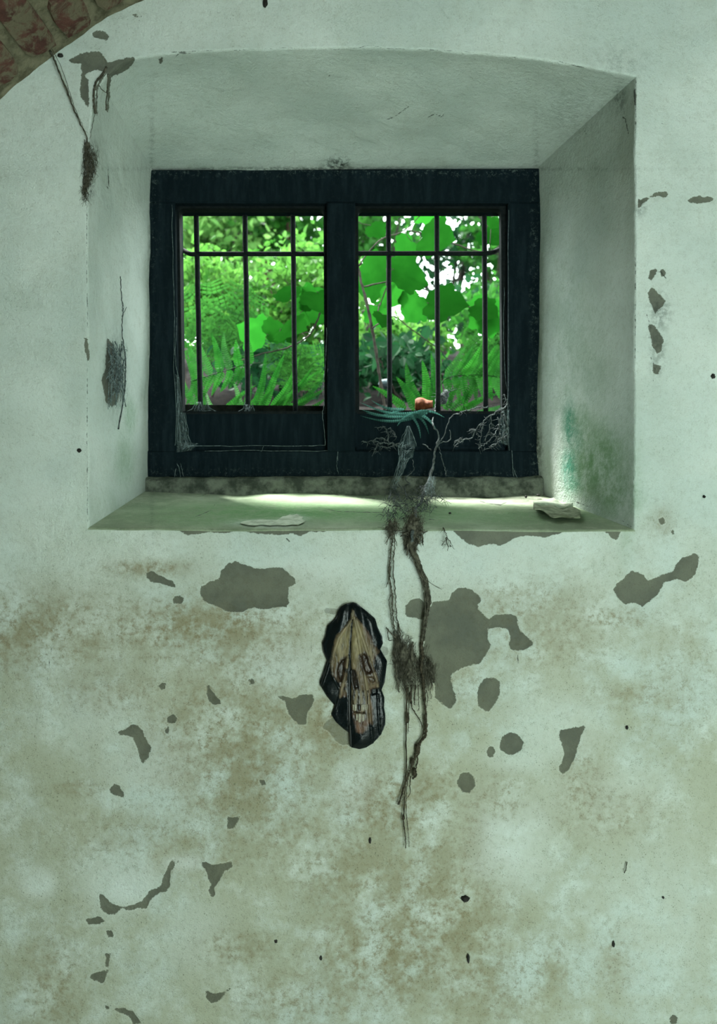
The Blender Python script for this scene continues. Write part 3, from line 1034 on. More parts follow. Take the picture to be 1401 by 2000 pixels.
def sash(xl0, xl1, xr0, xr1, corner):
    """iron casement: top rail, stiles and lower panel behind the wooden frame, opening with rounded top corners"""
    Ya, Yc = YB + 0.022, YB + 0.05
    e = empty('casement', P((xl0 + xr0) / 2, 880, Ya))
    e.parent = win
    e.location = P((xl0 + xr0) / 2, 880, Ya) - world_loc(win)
    yt, yb = 407, 806
    # opening outline with rounded corners, swept as a ring
    r = 9
    op = []
    for cx, cy, a0 in ((xr0 - r, yt + r, 0), (xl0 + r, yt + r, 90)):
        for k in range(5):
            a = math.radians(a0 + k * 22.5)
            op.append((cx + r * math.cos(a), cy - r * math.sin(a)))
    op += [(xl1, yb), (xr1, yb)]
    # outer loop pairs each opening point with the point on a larger rectangle
    ol = []
    for x, y in op:
        ol.append(((x + 22 if x > (xl0 + xr0) / 2 else x - 22), (y - 22 if y < 600 else y + 4)))
    mb = MB()
    n = len(op)
    vs = [P(x, y, Ya) for x, y in ol] + [P(x, y, Ya) for x, y in op] + [Vector((P(x, y, Ya).x, Yc, P(x, y, Ya).z)) for x, y in op]
    fs = []
    for i in range(n):
        j = (i + 1) % n
        if i == n - 2:
            continue
        fs.append((i, j, n + j, n + i))
        fs.append((n + i, n + j, 2 * n + j, 2 * n + i))
    mb.add(vs, fs)
    mb.build('sash_frame', M['iron'], e, smooth=False)
    # lower panel
    Yp = YB + 0.03
    mb = MB()
    q = [P(xl1 - 14, 806, Yp), P(xr1 + 14, 806, Yp), P(xr1 + 14, 886, Yp), P(xl1 - 14, 886, Yp)]
    mb.hexa(q, [p + Vector((0, 0.03, 0)) for p in q])
    mb.build('lower_panel', M['frame'], e, smooth=False)
    # moulding round the panel
    for nm, a, b in (('panel_bead', (xl1 - 6, 872), (xr1 + 6, 880)), ('panel_bead', (xl1 - 12, 806), (xl1 - 4, 874)), ('panel_bead', (xr1 + 4, 806), (xr1 + 10, 874))):
        mb = MB()
        p0, p1 = P(a[0], a[1], Yp - 0.008), P(b[0], b[1], Yp - 0.008)
        mb.box(p0, (p1.x, Yp + 0.01, p1.z))
        mb.build(nm, M['frame'], e, smooth=False)
    # thin lip at the top of the panel
    mb = MB()
    p0, p1 = P(xl1 - 12, 803, Yp - 0.004), P(xr1 + 12, 808, Yp - 0.004)
    mb.box(p0, (p1.x, Yp + 0.02, p1.z))
    mb.build('panel_lip', M['iron'], e, smooth=False)


sash(350, 357, 632, 634, 'r')
sash(700, 702, 979, 981, 'l')

# mortar kerb under the frame
mb = MB()
nk = 90
vs, fs = [], []
for i in range(nk + 1):
    u = i / nk
    x = 284 + (1062 - 284) * u
    w = float(fbm(np.array([u * 14.0]), np.array([2.0]))[0])
    t = 928 + 5 * w
    b = 962 + 6 * u
    yk = YB - 0.034 + 0.008 * float(fbm(np.array([u * 11.0]), np.array([8.0]))[0])
    vs += [P(x, t, YB + 0.02), P(x, t + 4, yk + 0.014), P(x, t + 12 + 3 * w, yk + 0.004), P(x, b - 8, yk), P(x, b + 4, yk - 0.006)]
for i in range(nk):
    for j in range(4):
        a = i * 5 + j
        fs.append((a, a + 1, a + 6, a + 5))
mb.add(vs, fs)
tag(mb.build('trim_1', M['kerb']), 'rough mortar kerb bedding the window frame on the sill', kind='structure')

# outer stone ledge behind the bars
mb = MB()
YO = YB + 0.16
q = [P(200, 789, YO), P(690, 793, YO), P(690, 960, YO), P(200, 960, YO)]
mb.hexa(q, [p + Vector((0, 0.22, 0)) for p in q])
q = [P(690, 800, YO), P(1150, 806, YO), P(1150, 960, YO), P(690, 960, YO)]
mb.hexa(q, [p + Vector((0, 0.22, 0)) for p in q])
tag(mb.build('trim_2', M['stone'], smooth=False), 'dark outer stone ledge behind the window bars', kind='structure')

# ------------------------------------------------------------------ iron grille
YG = YB + 0.085
gr = empty('window_grille', P(672, 806, YG), 'dark iron window grille with six upright bars and cross bars', 'grille')
for (xa, xb, yb) in ((383, 392, 810), (478, 485, 810), (572, 577, 810), (759, 762, 806), (853, 856, 806), (946, 949, 812)):
    mb = MB()
    pts = [P(xa + (xb - xa) * t, 403 + (yb - 403) * t, YG) for t in np.linspace(0, 1, 12)]
    mb.tube(jitter(pts, 0.0006), 0.0068, None, 8)
    mb.build('bar', M['iron'], gr)
for pts in ([(346, 484), (358, 489), (372, 496), (392, 496), (480, 496), (574, 496), (640, 496)], [(690, 495), (760, 495), (855, 495), (940, 495), (962, 493), (976, 487), (988, 484)]):
    mb = MB()
    c = crom([P(x, y, YG - 0.002 + (0.02 if (x < 360 or x > 975) else 0)) for x, y in pts], 4)
    mb.tube(c, 0.0062, None, 8)
    mb.build('cross_bar', M['iron'], gr)


# ------------------------------------------------------------------ painted skull leaf
def build_skull_leaf():
    S = lambda pts: tr(*AS, pts)
    outline = S([(545, 157), (590, 170), (640, 210), (740, 300), (800, 350), (830, 440), (890, 560), (895, 640), (860, 710), (905, 790), (942, 850), (935, 960), (918, 1100), (880, 1190), (910, 1280), (905, 1400), (920, 1480), (925, 1590), (900, 1660), (850, 1740), (780, 1810), (700, 1860), (620, 1880), (520, 1860), (512, 1700), (430, 1640), (340, 1560), (290, 1480), (330, 1370), (240, 1260), (160, 1130), (155, 1090), (200, 960), (240, 840), (200, 740), (185, 640), (220, 560), (245, 430), (340, 340), (370, 260), (400, 210), (460, 175)])
    skull = S([(545, 240), (580, 340), (660, 420), (740, 520), (800, 650), (850, 740), (800, 800), (790, 920), (830, 1010), (850, 1150), (760, 1180), (740, 1250), (770, 1350), (785, 1480), (770, 1590), (735, 1560), (700, 1650), (650, 1685), (590, 1670), (565, 1580), (540, 1480), (530, 1350), (480, 1250), (390, 1270), (395, 1120), (310, 1000), (285, 850), (310, 700), (350, 540), (460, 430), (520, 350)])
    eyeL = S([(345, 960), (365, 880), (420, 810), (462, 798), (452, 900), (440, 1000), (420, 1090), (390, 1100), (355, 1030)])
    eyeR = S([(622, 770), (680, 740), (720, 790), (745, 880), (782, 960), (745, 1000), (690, 995), (645, 910)])
    cheekR = S([(735, 1170), (780, 1150), (850, 1160), (850, 1240), (760, 1260)])
    hollow = S([(700, 1010), (790, 1020), (830, 1090), (760, 1110), (720, 1070)])
    noseh = S([(520, 930), (570, 945), (600, 1050), (618, 1165), (555, 1175), (530, 1080)])
    noseb = S([(440, 925), (500, 920), (500, 980), (450, 965)])
    mouth = S([(538, 1418), (600, 1425), (690, 1432), (690, 1462), (600, 1455), (545, 1448)])
    gap = S([(585, 1345), (640, 1345), (645, 1425), (600, 1425)])
    lowdark = S([(540, 1450), (585, 1450), (595, 1540), (560, 1530)])
    spot = S([(440, 1150), (480, 1150), (480, 1178), (440, 1178)])
    step = 0.75
    xs = np.arange(622, 760, step)
    ys = np.arange(1172, 1464, step)
    gx, gy = np.meshgrid(xs, ys)
    px, py = gx.ravel(), gy.ravel()
    so = sdf_poly(px, py, outline, 60)
    nx, ny = len(xs), len(ys)
    idx = np.arange(nx * ny).reshape(ny, nx)
    q = np.stack([idx[:-1, :-1], idx[1:, :-1], idx[1:, 1:], idx[:-1, 1:]], -1).reshape(-1, 4)
    keep = so[q].mean(1) < 0
    # snap rim
    kept = np.zeros(nx * ny, bool)
    kept[q[keep].ravel()] = True
    dele = np.zeros(nx * ny, bool)
    dele[q[~keep].ravel()] = True
    bnd = np.where(kept & dele)[0]
    a = np.array(outline)
    b = np.roll(a, -1, 0)
    e = b - a
    for i in bnd:
        p = np.array([px[i], py[i]])
        t = np.clip(((p - a) * e).sum(1) / ((e * e).sum(1) + 1e-9), 0, 1)
        c = a + e * t[:, None]
        j = ((p - c) ** 2).sum(1).argmin()
        px[i], py[i] = c[j]
    so = sdf_poly(px, py, outline, 60)
    ss = sdf_poly(px, py, skull, 60)
    X = (px - 600) * 6.06
    Y = (py - 1150) * 6.06
    # relief in mm towards the room: pillowed blade with folds fanning out from the stem
    dep = np.clip(-so, 0, 30)
    h = 8.0 * (1 - np.exp(-dep / 9.0))
    ang = np.arctan2(X - 545, (Y + 350))
    h += 2.0 * np.sin(ang * 27 + 0.6) * np.clip(dep / 9, 0, 1)
    h += 1.6 * fbm(px / 16 + 3, py / 34, 3)
    # crumpled rim lobes
    h += 2.0 * np.sin(py / 15.0 + px / 21.0) * np.exp(-dep / 8) * np.clip(dep / 2, 0, 1)
    h += 0.9 * np.exp(-((dep - 3.0) / 2.0) ** 2) * (0.5 + vnoise(px / 14, py / 14))
    # skull forms
    dome = np.exp(-(((X - 560) / 230) ** 2 + ((Y - 680) / 280) ** 2))
    h += 5 * dome

    def hole(poly, d, w=3.0):
        return -d * np.clip(-sdf_poly(px, py, poly, 40) / w, 0, 1)
    h += hole(eyeL, 5) + hole(eyeR, 5) + hole(noseh, 4, 2) + hole(mouth, 3, 1.2) + hole(gap, 2, 1) + hole(cheekR, 3) + hole(hollow, 2.5)
    cheek = np.exp(-(((X - 740) / 70) ** 2 + ((Y - 1060) / 90) ** 2)) + np.exp(-(((X - 340) / 50) ** 2 + ((Y - 1040) / 90) ** 2))
    h += 3 * cheek
    # ridges of the veins
    ridge = np.zeros(px.shape)
    for pts in ([(560, 330), (600, 520), (640, 780), (680, 1000), (720, 1230), (745, 1500), (770, 1800)], [(580, 340), (680, 640), (760, 900), (830, 1080), (840, 1400), (860, 1700)],
                [(520, 360), (380, 560), (290, 820), (300, 1000), (380, 1160)], [(490, 780), (470, 900), (430, 1100), (390, 1250), (340, 1420)], [(270, 850), (240, 960), (180, 1130)]):
        l = sdf_line(px, py, S(pts), 12)
        ridge = np.maximum(ridge, np.exp(-(l / 1.5) ** 2))
    h += 2.4 * ridge
    rib = sdf_line(px, py, S([(540, 350), (525, 500), (512, 700), (505, 900), (500, 1200), (505, 1500), (520, 1850)]), 12)
    h += -1.5 * np.exp(-(rib / 2.0) ** 2)
    h += 0.9 * fbm(px / 3.0, py / 9.0, 3) * (ss < 3)
    # lower skirt lifts off the wall on the right of the rib, the left flap tucks under
    h += np.where((Y > 1250) & (X > 500), 3.0 * np.clip((Y - 1250) / 250, 0, 1), 0)
    h = np.maximum(h, 0.4)
    # paint
    n1 = fbm(px / 7 + 5, py / 22 + 1, 4)
    n2 = fbm(px / 2.5 + 9, py / 10 + 4, 3)
    black = np.array([0.003, 0.006, 0.007])
    tan = np.array([0.165, 0.135, 0.066])
    brown = np.array([0.052, 0.031, 0.019])
    pale = np.array([0.25, 0.21, 0.13])
    red = np.array([0.11, 0.05, 0.04])
    m_sk = np.clip((1.2 - ss) / 3.0 + n2 * 0.5, 0, 1)
    col = np.ones((len(px), 3)) * tan
    side = np.clip((Y - 650) / 320, 0, 1)[:, None]
    col = col * (1 - side * 0.72) + brown * side * 0.72
    right = np.clip((X - 620) / 100, 0, 1)[:, None] * np.clip((850 - Y) / 300, 0, 1)[:, None]
    col = col * (1 - right * 0.85) + brown * right * 0.85
    edge = np.clip(1 - (-ss) / 7, 0, 1)[:, None]
    col = col * (1 - edge * 0.55) + (red * 0.5 + brown * 0.5) * edge * 0.55
    col = col * (1 + 0.75 * n1[:, None] + 0.45 * n2[:, None])
    col = col + (pale - col) * (ridge * 0.5)[:, None] * (Y < 1350)[:, None]
    # upper gum strokes and lower jaw
    gum = ((X > 530) & (X < 720) & (Y > 1180) & (Y < 1350))
    stroke = 0.5 + 0.5 * np.sin(X / 9.0 + n1 * 3)
    col = np.where(gum[:, None], (np.array([0.17, 0.138, 0.082]) * (0.12 + 0.85 * stroke)[:, None]), col)
    jaw = ((X > 560) & (X < 740) & (Y > 1530))
    col = np.where(jaw[:, None], np.array([0.105, 0.060, 0.038]) * (0.8 + 0.8 * n1[:, None]), col)

    def shade(poly, c, amt, w=2.0, grow=0.0):
        nonlocal col
        f = np.clip(0.5 - (sdf_poly(px, py, poly, 40) - grow + n2 * 1.5) / w, 0, 1)[:, None] * amt
        col = col * (1 - f) + np.array(c) * f
    # paint of the sockets, nose and mouth as they are painted on
    shade(eyeL, (0.022, 0.015, 0.010), 0.97, 4, 1.6)
    shade(S([(430, 900), (465, 830), (480, 900), (450, 1010), (425, 1040)]), (0.10, 0.065, 0.04), 0.45, 5)
    shade(eyeR, (0.024, 0.015, 0.010), 0.97, 4, 1.8)
    shade(S([(690, 880), (740, 900), (770, 960), (730, 980), (690, 960)]), (0.075, 0.046, 0.028), 0.45, 5)
    shade(hollow, (0.04, 0.025, 0.016), 0.7, 5)
    shade(noseh, (0.014, 0.011, 0.009), 0.95, 2, 0.8)
    shade(noseb, (0.012, 0.012, 0.01), 0.95)
    shade(spot, (0.012, 0.012, 0.01), 0.95)
    shade(mouth, (0.006, 0.007, 0.007), 1, 1)
    shade(gap, (0.008, 0.009, 0.009), 1, 1)
    shade(lowdark, (0.03, 0.02, 0.014), .8, 1)
    shade(cheekR, (0.01, 0.011, 0.011), .9, 3)
    col = black + (np.clip(col, 0.004, 1) - black) * m_sk[:, None]
    rw = np.interp(Y, [330, 700, 900, 1200, 1500], [0.8, 2.0, 3.6, 5.0, 4.2])
    rm = np.clip(1.2 - (rib - rw * 0.75), 0, 1)[:, None]
    col = col * (1 - rm) + black * rm
    used = np.unique(q[keep])
    remap = -np.ones(nx * ny, int)
    remap[used] = np.arange(len(used))
    v = np.stack([(px - 700.5) / 1000, -0.004 - h / 1000, CZ - (py - 1000) / 1000], 1)[used]
    rgba = np.concatenate([np.clip(col, 0, 1), np.ones((len(px), 1))], 1)[used]
    k = NT('painted_lacquer')
    g = k.geo()
    cc = k.attrc('paint')
    bump = k.bump(k.math('ADD', k.noise(g, 260.0, 4, 0.7), k.noise(k.scalevec(g, (1, 1, .3)), 120.0, 4, 0.6)), 0.35, 0.0015)
    lum = k.n('ShaderNodeRGBToBW')
    k.put(lum.inputs[0], cc)
    rough = k.mr(lum.outputs[0], 0.01, 0.12, 0.13, 0.42)
    M['skull'] = k.out(k.principled(cc, rough, bump, spec=0.24))
    root = empty('painted_leaf', P(690, 1458, -0.005), 'glossy black leaf-shaped mask with a tan skull face on the wall below the window', 'mask')
    o = np_mesh('leaf_blade', v, remap[q[keep]], M['skull'], {'paint': rgba}, root)
    md = o.modifiers.new('thickness', 'SOLIDIFY')
    md.thickness = 0.0015
    md.offset = 1

    def hz(x, y):
        j = np.argmin((px - x) ** 2 + (py - y) ** 2)
        return -0.004 - h[j] / 1000
    # rib as a raised cord
    mb = MB()
    pts = [(540, 345), (528, 480), (514, 700), (507, 880), (503, 1050), (500, 1250), (502, 1450), (512, 1650), (520, 1850)]
    c = [P(600 + x / 6.06, 1150 + y / 6.06, 0) for x, y in pts]
    for p_, (x, y) in zip(c, pts):
        p_.y = hz(600 + x / 6.06, 1150 + y / 6.06) - 0.0006
    mb.tube(crom(c, 6), 0.0009, 0.0028, 8)
    M['rib'] = mat_simple('black_lacquer', (0.004, 0.005, 0.005), (0.010, 0.012, 0.012), 60, 0.35, 0.2, 0.5)
    tag(mb.build('midrib', M['rib'], root), 'black central rib')
    mb = MB()
    c = [P(600 + x / 6.06, 1150 + y / 6.06, 0) for x, y in [(548, 245), (540, 290), (536, 350)]]
    for p_ in c:
        p_.y = -0.0135
    mb.tube(c, [0.0022, 0.0036, 0.002], None, 8)
    tag(mb.build('stalk', mat_simple('stalk_brown', (0.10, 0.09, 0.06), (0.2, 0.17, 0.11), 90, 0.6, 0.2), root), 'short brown stalk')
    M['tooth'] = mat_simple('tooth_paint', (0.26, 0.25, 0.19), (0.40, 0.38, 0.30), 240, 0.5, 0.3, 0.4)
    for x0, x1, y0, y1 in ((540, 558, 1345, 1418), (558, 588, 1342, 1420), (640, 656, 1350, 1424), (656, 682, 1345, 1426), (684, 702, 1345, 1428), (704, 722, 1340, 1415),
                           (578, 600, 1452, 1530), (604, 640, 1450, 1555), (650, 676, 1462, 1545)):
        mb = MB()
        xa, xb_ = 600 + x0 / 6.06, 600 + x1 / 6.06
        ya, yb_ = 1150 + y0 / 6.06, 1150 + y1 / 6.06
        yy = hz((xa + xb_) / 2, (ya + yb_) / 2) - 0.0022
        tp = 0.12 * (xb_ - xa)
        up = y0 < 1440
        qf = [P(xa + (0 if up else tp), ya, 0), P(xb_ - (0 if up else tp), ya, 0), P(xb_ - tp, yb_, 0), P(xa + tp, yb_, 0)]
        cen = sum(qf, Vector()) / 4
        fr = [Vector((cen.x + (p_.x - cen.x) * .82, yy, cen.z + (p_.z - cen.z) * .9)) for p_ in qf]
        bk = [Vector((p_.x, yy + 0.0018, p_.z)) for p_ in qf]
        bb = [Vector((p_.x, yy + 0.004, p_.z)) for p_ in qf]
        mb.hexa(fr, bk)
        mb.hexa(bk, bb)
        mb.build('tooth', M['tooth'], root)


build_skull_leaf()

# ------------------------------------------------------------------ roots, cobwebs, twigs and bits in the room
SILL_K = ((1000 - 958) * (D + 0.39) / F + 0.030) / 0.39


def sillY(py):
    return ((1000 - py) * D / F + 0.031) / (SILL_K - (1000 - py) / F)


def S3(px, py, lift=0.004):
    """a point on the sloping sill"""
    p = P(px, py, max(0.0, sillY(py)))
    p.z += lift
    return p


def strand(mb, pts, r0, r1, n=6, jit=0.0012, sides=5, rnd=random):
    c = crom(pts, n)
    c = [c[0]] + jitter(c[1:-1], jit, rnd) + [c[-1]]
    m = len(c)
    rad = [(r0 + (r1 - r0) * i / (m - 1)) * rnd.uniform(0.75, 1.25) for i in range(m)]
    mb.tube(c, rad, None, sides)
    return c


def hairs(mb, path, n, ln, r, rnd, down=0.5, depth=0.004):
    """short rootlets growing out of a path"""
    for _ in range(n):
        p = rnd.choice(path)
        d = Vector((rnd.uniform(-1, 1), rnd.uniform(-0.6, 0.25), rnd.uniform(-1, 0.6) - down)).normalized()
        l = ln * rnd.uniform(0.4, 1.3)
        q = p + d * l * 0.5 + Vector((rnd.uniform(-1, 1), 0, rnd.uniform(-1, 1))) * l * 0.18
        e = p + d * l + Vector((rnd.uniform(-1, 1), 0, rnd.uniform(-1, 0.4))) * l * 0.25
        if p.y < 0.0:
            q.y = min(q.y, -0.003)
            e.y = min(e.y, -0.003)
        mb.tube([p, q, e], r, r * 0.5, 3)


def mat_clump(mb, cells, n, ln, r, rnd, base=-0.012, thick=0.014, down=1.0):
    """felted fibres: cells = (px, py, rx, ry)"""
    for _ in range(n):
        cx, cy, rx, ry = rnd.choice(cells)
        t = rnd.uniform(0, 2 * math.pi)
        q = math.sqrt(rnd.random())
        x, y = cx + rx * q * math.cos(t), cy + ry * q * math.sin(t)
        bulge = (1 - q) * thick
        p = P(x, y, 0)
        p.y = base - bulge * rnd.uniform(0.2, 1.0)
        l = ln * rnd.uniform(0.4, 1.3)
        d = Vector((rnd.gauss(0, 0.5), rnd.gauss(0, 0.25), -down * rnd.uniform(0.3, 1) + rnd.gauss(0, 0.35))).normalized()
        pts = [p + d * l * (k / 4 - .4) + Vector((rnd.gauss(0, 1), rnd.gauss(0, .4), rnd.gauss(0, 1))) * l * 0.075 for k in range(5)]
        for w in pts:
            w.y = min(w.y, -0.002)
        mb.tube(pts, r * rnd.uniform(0.6, 1.3), r * 0.4, 3)


def lump(mb, cx, cy, rx, ry, Y, dep, rnd, nu=9, nv=7):
    """an uneven solid lump"""
    vs, fs = [], []
    c = P(cx, cy, Y)
    s = (D + Y) / F
    for j in range(nv + 1):
        b = -math.pi / 2 + math.pi * j / nv
        for i in range(nu):
            a = 2 * math.pi * i / nu
            k = rnd.uniform(0.75, 1.15)
            vs.append(c + Vector((rx * s * math.cos(a) * math.cos(b) * k, dep * math.sin(a) * math.cos(b) * k, ry * s * math.sin(b) * k)))
    for j in range(nv):
        for i in range(nu):
            i2 = (i + 1) % nu
            fs.append((j * nu + i, j * nu + i2, (j + 1) * nu + i2, (j + 1) * nu + i))
    mb.add(vs, fs)


def W(px, py, y=-0.010):
    p = P(px, py, 0)
    p.y = y
    return p


R1 = random.Random(21)
hr = empty('hanging_root', W(793, 1650, -0.004), 'tangled dry root hanging from the window over the sill and down the wall', 'root')

# thick right-hand root, from the outer ledge over the frame, the sill and down
mb = MB()
pathA = strand(mb, [P(852, 778, YO - 0.02), P(850, 800, YO - 0.06), P(846, 828, YB - 0.02), P(858, 852, YB - 0.03), P(850, 880, YB - 0.035), P(845, 915, YB - 0.04), P(834, 945, YB - 0.06),
                    S3(828, 968), S3(822, 985), S3(812, 1005, .01), W(806, 1034, -0.014), W(803, 1062, -0.012)], 0.0017, 0.0036, 6, 0.0018, 6, R1)
mb.build('upper_root', M['root_grey'], hr)
mb = MB()
pathB = strand(mb, [W(800, 1050, -0.014), W(806, 1078, -0.013), W(814, 1092, -0.012), W(820, 1108), W(828, 1132), W(834, 1150), W(836, 1172), W(834, 1190), W(831, 1210), W(827, 1228), W(824, 1245)], 0.0052, 0.0036, 7, 0.0011, 7, R1)
for _ in range(4):
    o1 = R1.uniform(-5, 5)
    strand(mb, [W(800 + o1, 1048), W(812 + o1, 1092, -0.016), W(829 + o1, 1135, -0.014), W(835 + o1, 1175, -0.015), W(829 + o1 * .6, 1215, -0.014), W(825 + o1 * .5, 1250, -0.014)], 0.0016, 0.0012, 7, 0.0016, 4, R1)
hairs(mb, pathB, 60, 0.008, 0.0005, R1, 0.3)
for e in ((857, 1148), (862, 1150)):
    mb.tube(crom([W(834, 1132), W(842, 1139, -.012), W(*e)], 4), 0.0007, 0.0005, 4)
tag(mb.build('main_root', M['root'], hr), 'thick brown root')
mb = MB()
pathC = strand(mb, [W(825, 1240), W(823, 1262), W(825, 1282), W(822, 1300), W(826, 1320), W(827, 1340), W(829, 1365), W(831, 1395), W(832, 1420), W(829, 1436), W(820, 1448), W(814, 1462), W(809, 1480), W(803, 1496), W(797, 1512), W(790, 1530), W(784, 1550), W(777, 1568)], 0.0034, 0.0016, 7, 0.0009, 6, R1)
strand(mb, [W(828, 1395), W(828, 1420), W(824, 1438), W(816, 1452)], 0.0014, 0.0012, 6, 0.0008, 4, R1)
strand(mb, [W(815, 1470), W(815, 1485), W(811, 1500), W(812, 1510), W(806, 1518)], 0.0014, 0.002, 6, 0.001, 4, R1)
strand(mb, [W(800, 1505), W(793, 1524), W(785, 1545), W(781, 1566)], 0.0012, 0.0006, 6, 0.0008, 4, R1)
strand(mb, [W(801, 1512), W(800, 1532), W(800, 1545), W(794, 1556)], 0.0010, 0.0005, 6, 0.0008, 4, R1)
lump(mb, 816, 1462, 6, 12, -0.010, 0.005, R1)
lump(mb, 806, 1488, 4, 8, -0.010, 0.004, R1)
lump(mb, 810, 1508, 4, 9, -0.010, 0.004, R1)
hairs(mb, pathC, 90, 0.007, 0.00045, R1, 0.1)
tag(mb.build('lower_root', M['root_dark'], hr), 'thin dark lower root')
# twin strands on the left
mb = MB()
pL1 = strand(mb, [W(766, 1030, -.012), W(766, 1055), W(763, 1080), W(761, 1105), W(761, 1130), W(766, 1160), W(766, 1185), W(768, 1210), W(772, 1240), W(777, 1262)], 0.0016, 0.0015, 8, 0.0012, 5, R1)
pL2 = strand(mb, [W(768, 1036, -.012), W(771, 1062), W(768, 1095), W(769, 1125), W(772, 1155), W(773, 1185), W(775, 1205), W(780, 1228), W(783, 1262)], 0.0012, 0.0012, 8, 0.0012, 5, R1)
strand(mb, [W(765, 1160), W(759, 1172), W(763, 1190), W(764, 1208), W(768, 1222)], 0.0009, 0.0008, 7, 0.001, 4, R1)
for k in range(16):
    y = 1070 + k * 12
    a = R1.choice(pL1)
    b = min(pL2, key=lambda q: abs(q.z - a.z + 0.008))
    mb.tube([a, (a + b) / 2 + Vector((0, -0.003, -0.004)), b], 0.0005, 0.0005, 3)
hairs(mb, pL1, 40, 0.008, 0.0004, R1, 0.5)
for a, b in (((762, 1100), (757, 1140)), ((763, 1105), (754, 1146)), ((766, 1040), (752, 1062)), ((764, 1034), (747, 1034)), ((770, 1036), (786, 1036)), ((768, 1050), (775, 1066)), ((764, 1042), (755, 1064))):
    mb.tube(crom([W(*a), W((a[0] + b[0]) / 2 + R1.uniform(-3, 3), (a[1] + b[1]) / 2), W(*b)], 4), 0.0011, 0.0006, 4)
mb.build('twin_root', M['root'], hr)
# felted clump low on the wall
mb = MB()
lump(mb, 790, 1276, 9, 18, -0.010, 0.005, R1, 12, 9)
lump(mb, 799, 1305, 8, 20, -0.010, 0.005, R1, 12, 9)
mat_clump(mb, [(784, 1268, 14, 30), (795, 1285, 18, 32), (803, 1305, 18, 28), (790, 1310, 14, 24), (826, 1300, 10, 30), (838, 1312, 12, 16), (776, 1275, 6, 45)], 560, 0.040, 0.00055, R1, -0.006, 0.012, 3.5)
strand(mb, [W(805, 1290), W(804, 1268), W(806, 1252)], 0.0035, 0.0022, 5, 0.001, 5, R1)
strand(mb, [W(833, 1300), W(843, 1315), W(848, 1331)], 0.0016, 0.0026, 5, 0.001, 5, R1)
strand(mb, [W(755, 1224), W(760, 1232), W(772, 1244)], 0.0012, 0.0016, 5, 0.001, 4, R1)
strand(mb, [W(757, 1228), W(758, 1240), W(760, 1250), W(767, 1248)], 0.0010, 0.0010, 5, 0.001, 4, R1)
strand(mb, [W(774, 1290), W(774, 1318), W(778, 1336), W(779, 1350)], 0.0015, 0.0017, 5, 0.001, 4, R1)
mb.build('root_mat', M['root'], hr)['kind'] = 'stuff'
# long thin threads hanging from the clump
for pts, r0, r1 in (([(794, 1335), (794, 1380), (793, 1440), (793, 1500), (791, 1540), (789, 1580), (788, 1600), (791, 1625), (792, 1652)], .0016, .0010),
                    ([(796, 1500), (794, 1545), (793, 1580), (796, 1610), (799, 1650)], .0008, .0006),
                    ([(803, 1335), (803, 1365), (804, 1378), (812, 1392), (820, 1404), (824, 1418)], .0014, .0008),
                    ([(811, 1335), (809, 1360), (809, 1374)], .0018, .0008), ([(816, 1335), (817, 1360), (818, 1385)], .0010, .0005), ([(797, 1340), (798, 1390), (796, 1430)], .0012, .0006),
                    ([(838, 1320), (843, 1335), (840, 1345), (842, 1362)], .0008, .0005), ([(832, 1345), (835, 1360), (833, 1376)], .0008, .0005)):
    mb = MB()
    c = strand(mb, [W(x, y) for x, y in pts], r0, r1, 8, 0.0006, 5, R1)
    hairs(mb, c, 14, 0.006, 0.00035, R1, 0.3)
    mb.build('root_thread', M['root_dark'], hr)
for lx, ly, lrx, lry in ((797, 1402, 3.2, 10), (788, 1597, 3, 6), (802, 1362, 3, 12)):
    mb = MB()
    lump(mb, lx, ly, lrx, lry, -0.010, 0.003, R1)
    mb.build('soil_crumb', M['root_dark'], hr)
# bulky matted knot on the sill edge
mb = MB()
lump(mb, 806, 1032, 13, 24, -0.006, 0.012, R1, 14, 10)
lump(mb, 803, 1056, 9, 18, -0.010, 0.008, R1, 12, 8)
mat_clump(mb, [(806, 1022, 18, 24), (806, 1042, 20, 22), (802, 1060, 12, 20), (766, 1030, 12, 10)], 420, 0.026, 0.00055, R1, -0.008, 0.010, 1.6)
for a, b in (((818, 1040), (828, 1040)), ((822, 1044), (826, 1064)), ((795, 1040), (782, 1048)), ((797, 1060), (794, 1084)), ((796, 1046), (785, 1040)), ((815, 1050), (819, 1062))):
    strand(mb, [W(*a, -.014), W((a[0] + b[0]) / 2, (a[1] + b[1]) / 2 - 2, -.016), W(*b, -.012)], 0.0022, 0.0012, 5, .001, 5, R1)
mb.build('root_knot', M['root'], hr)['kind'] = 'stuff'
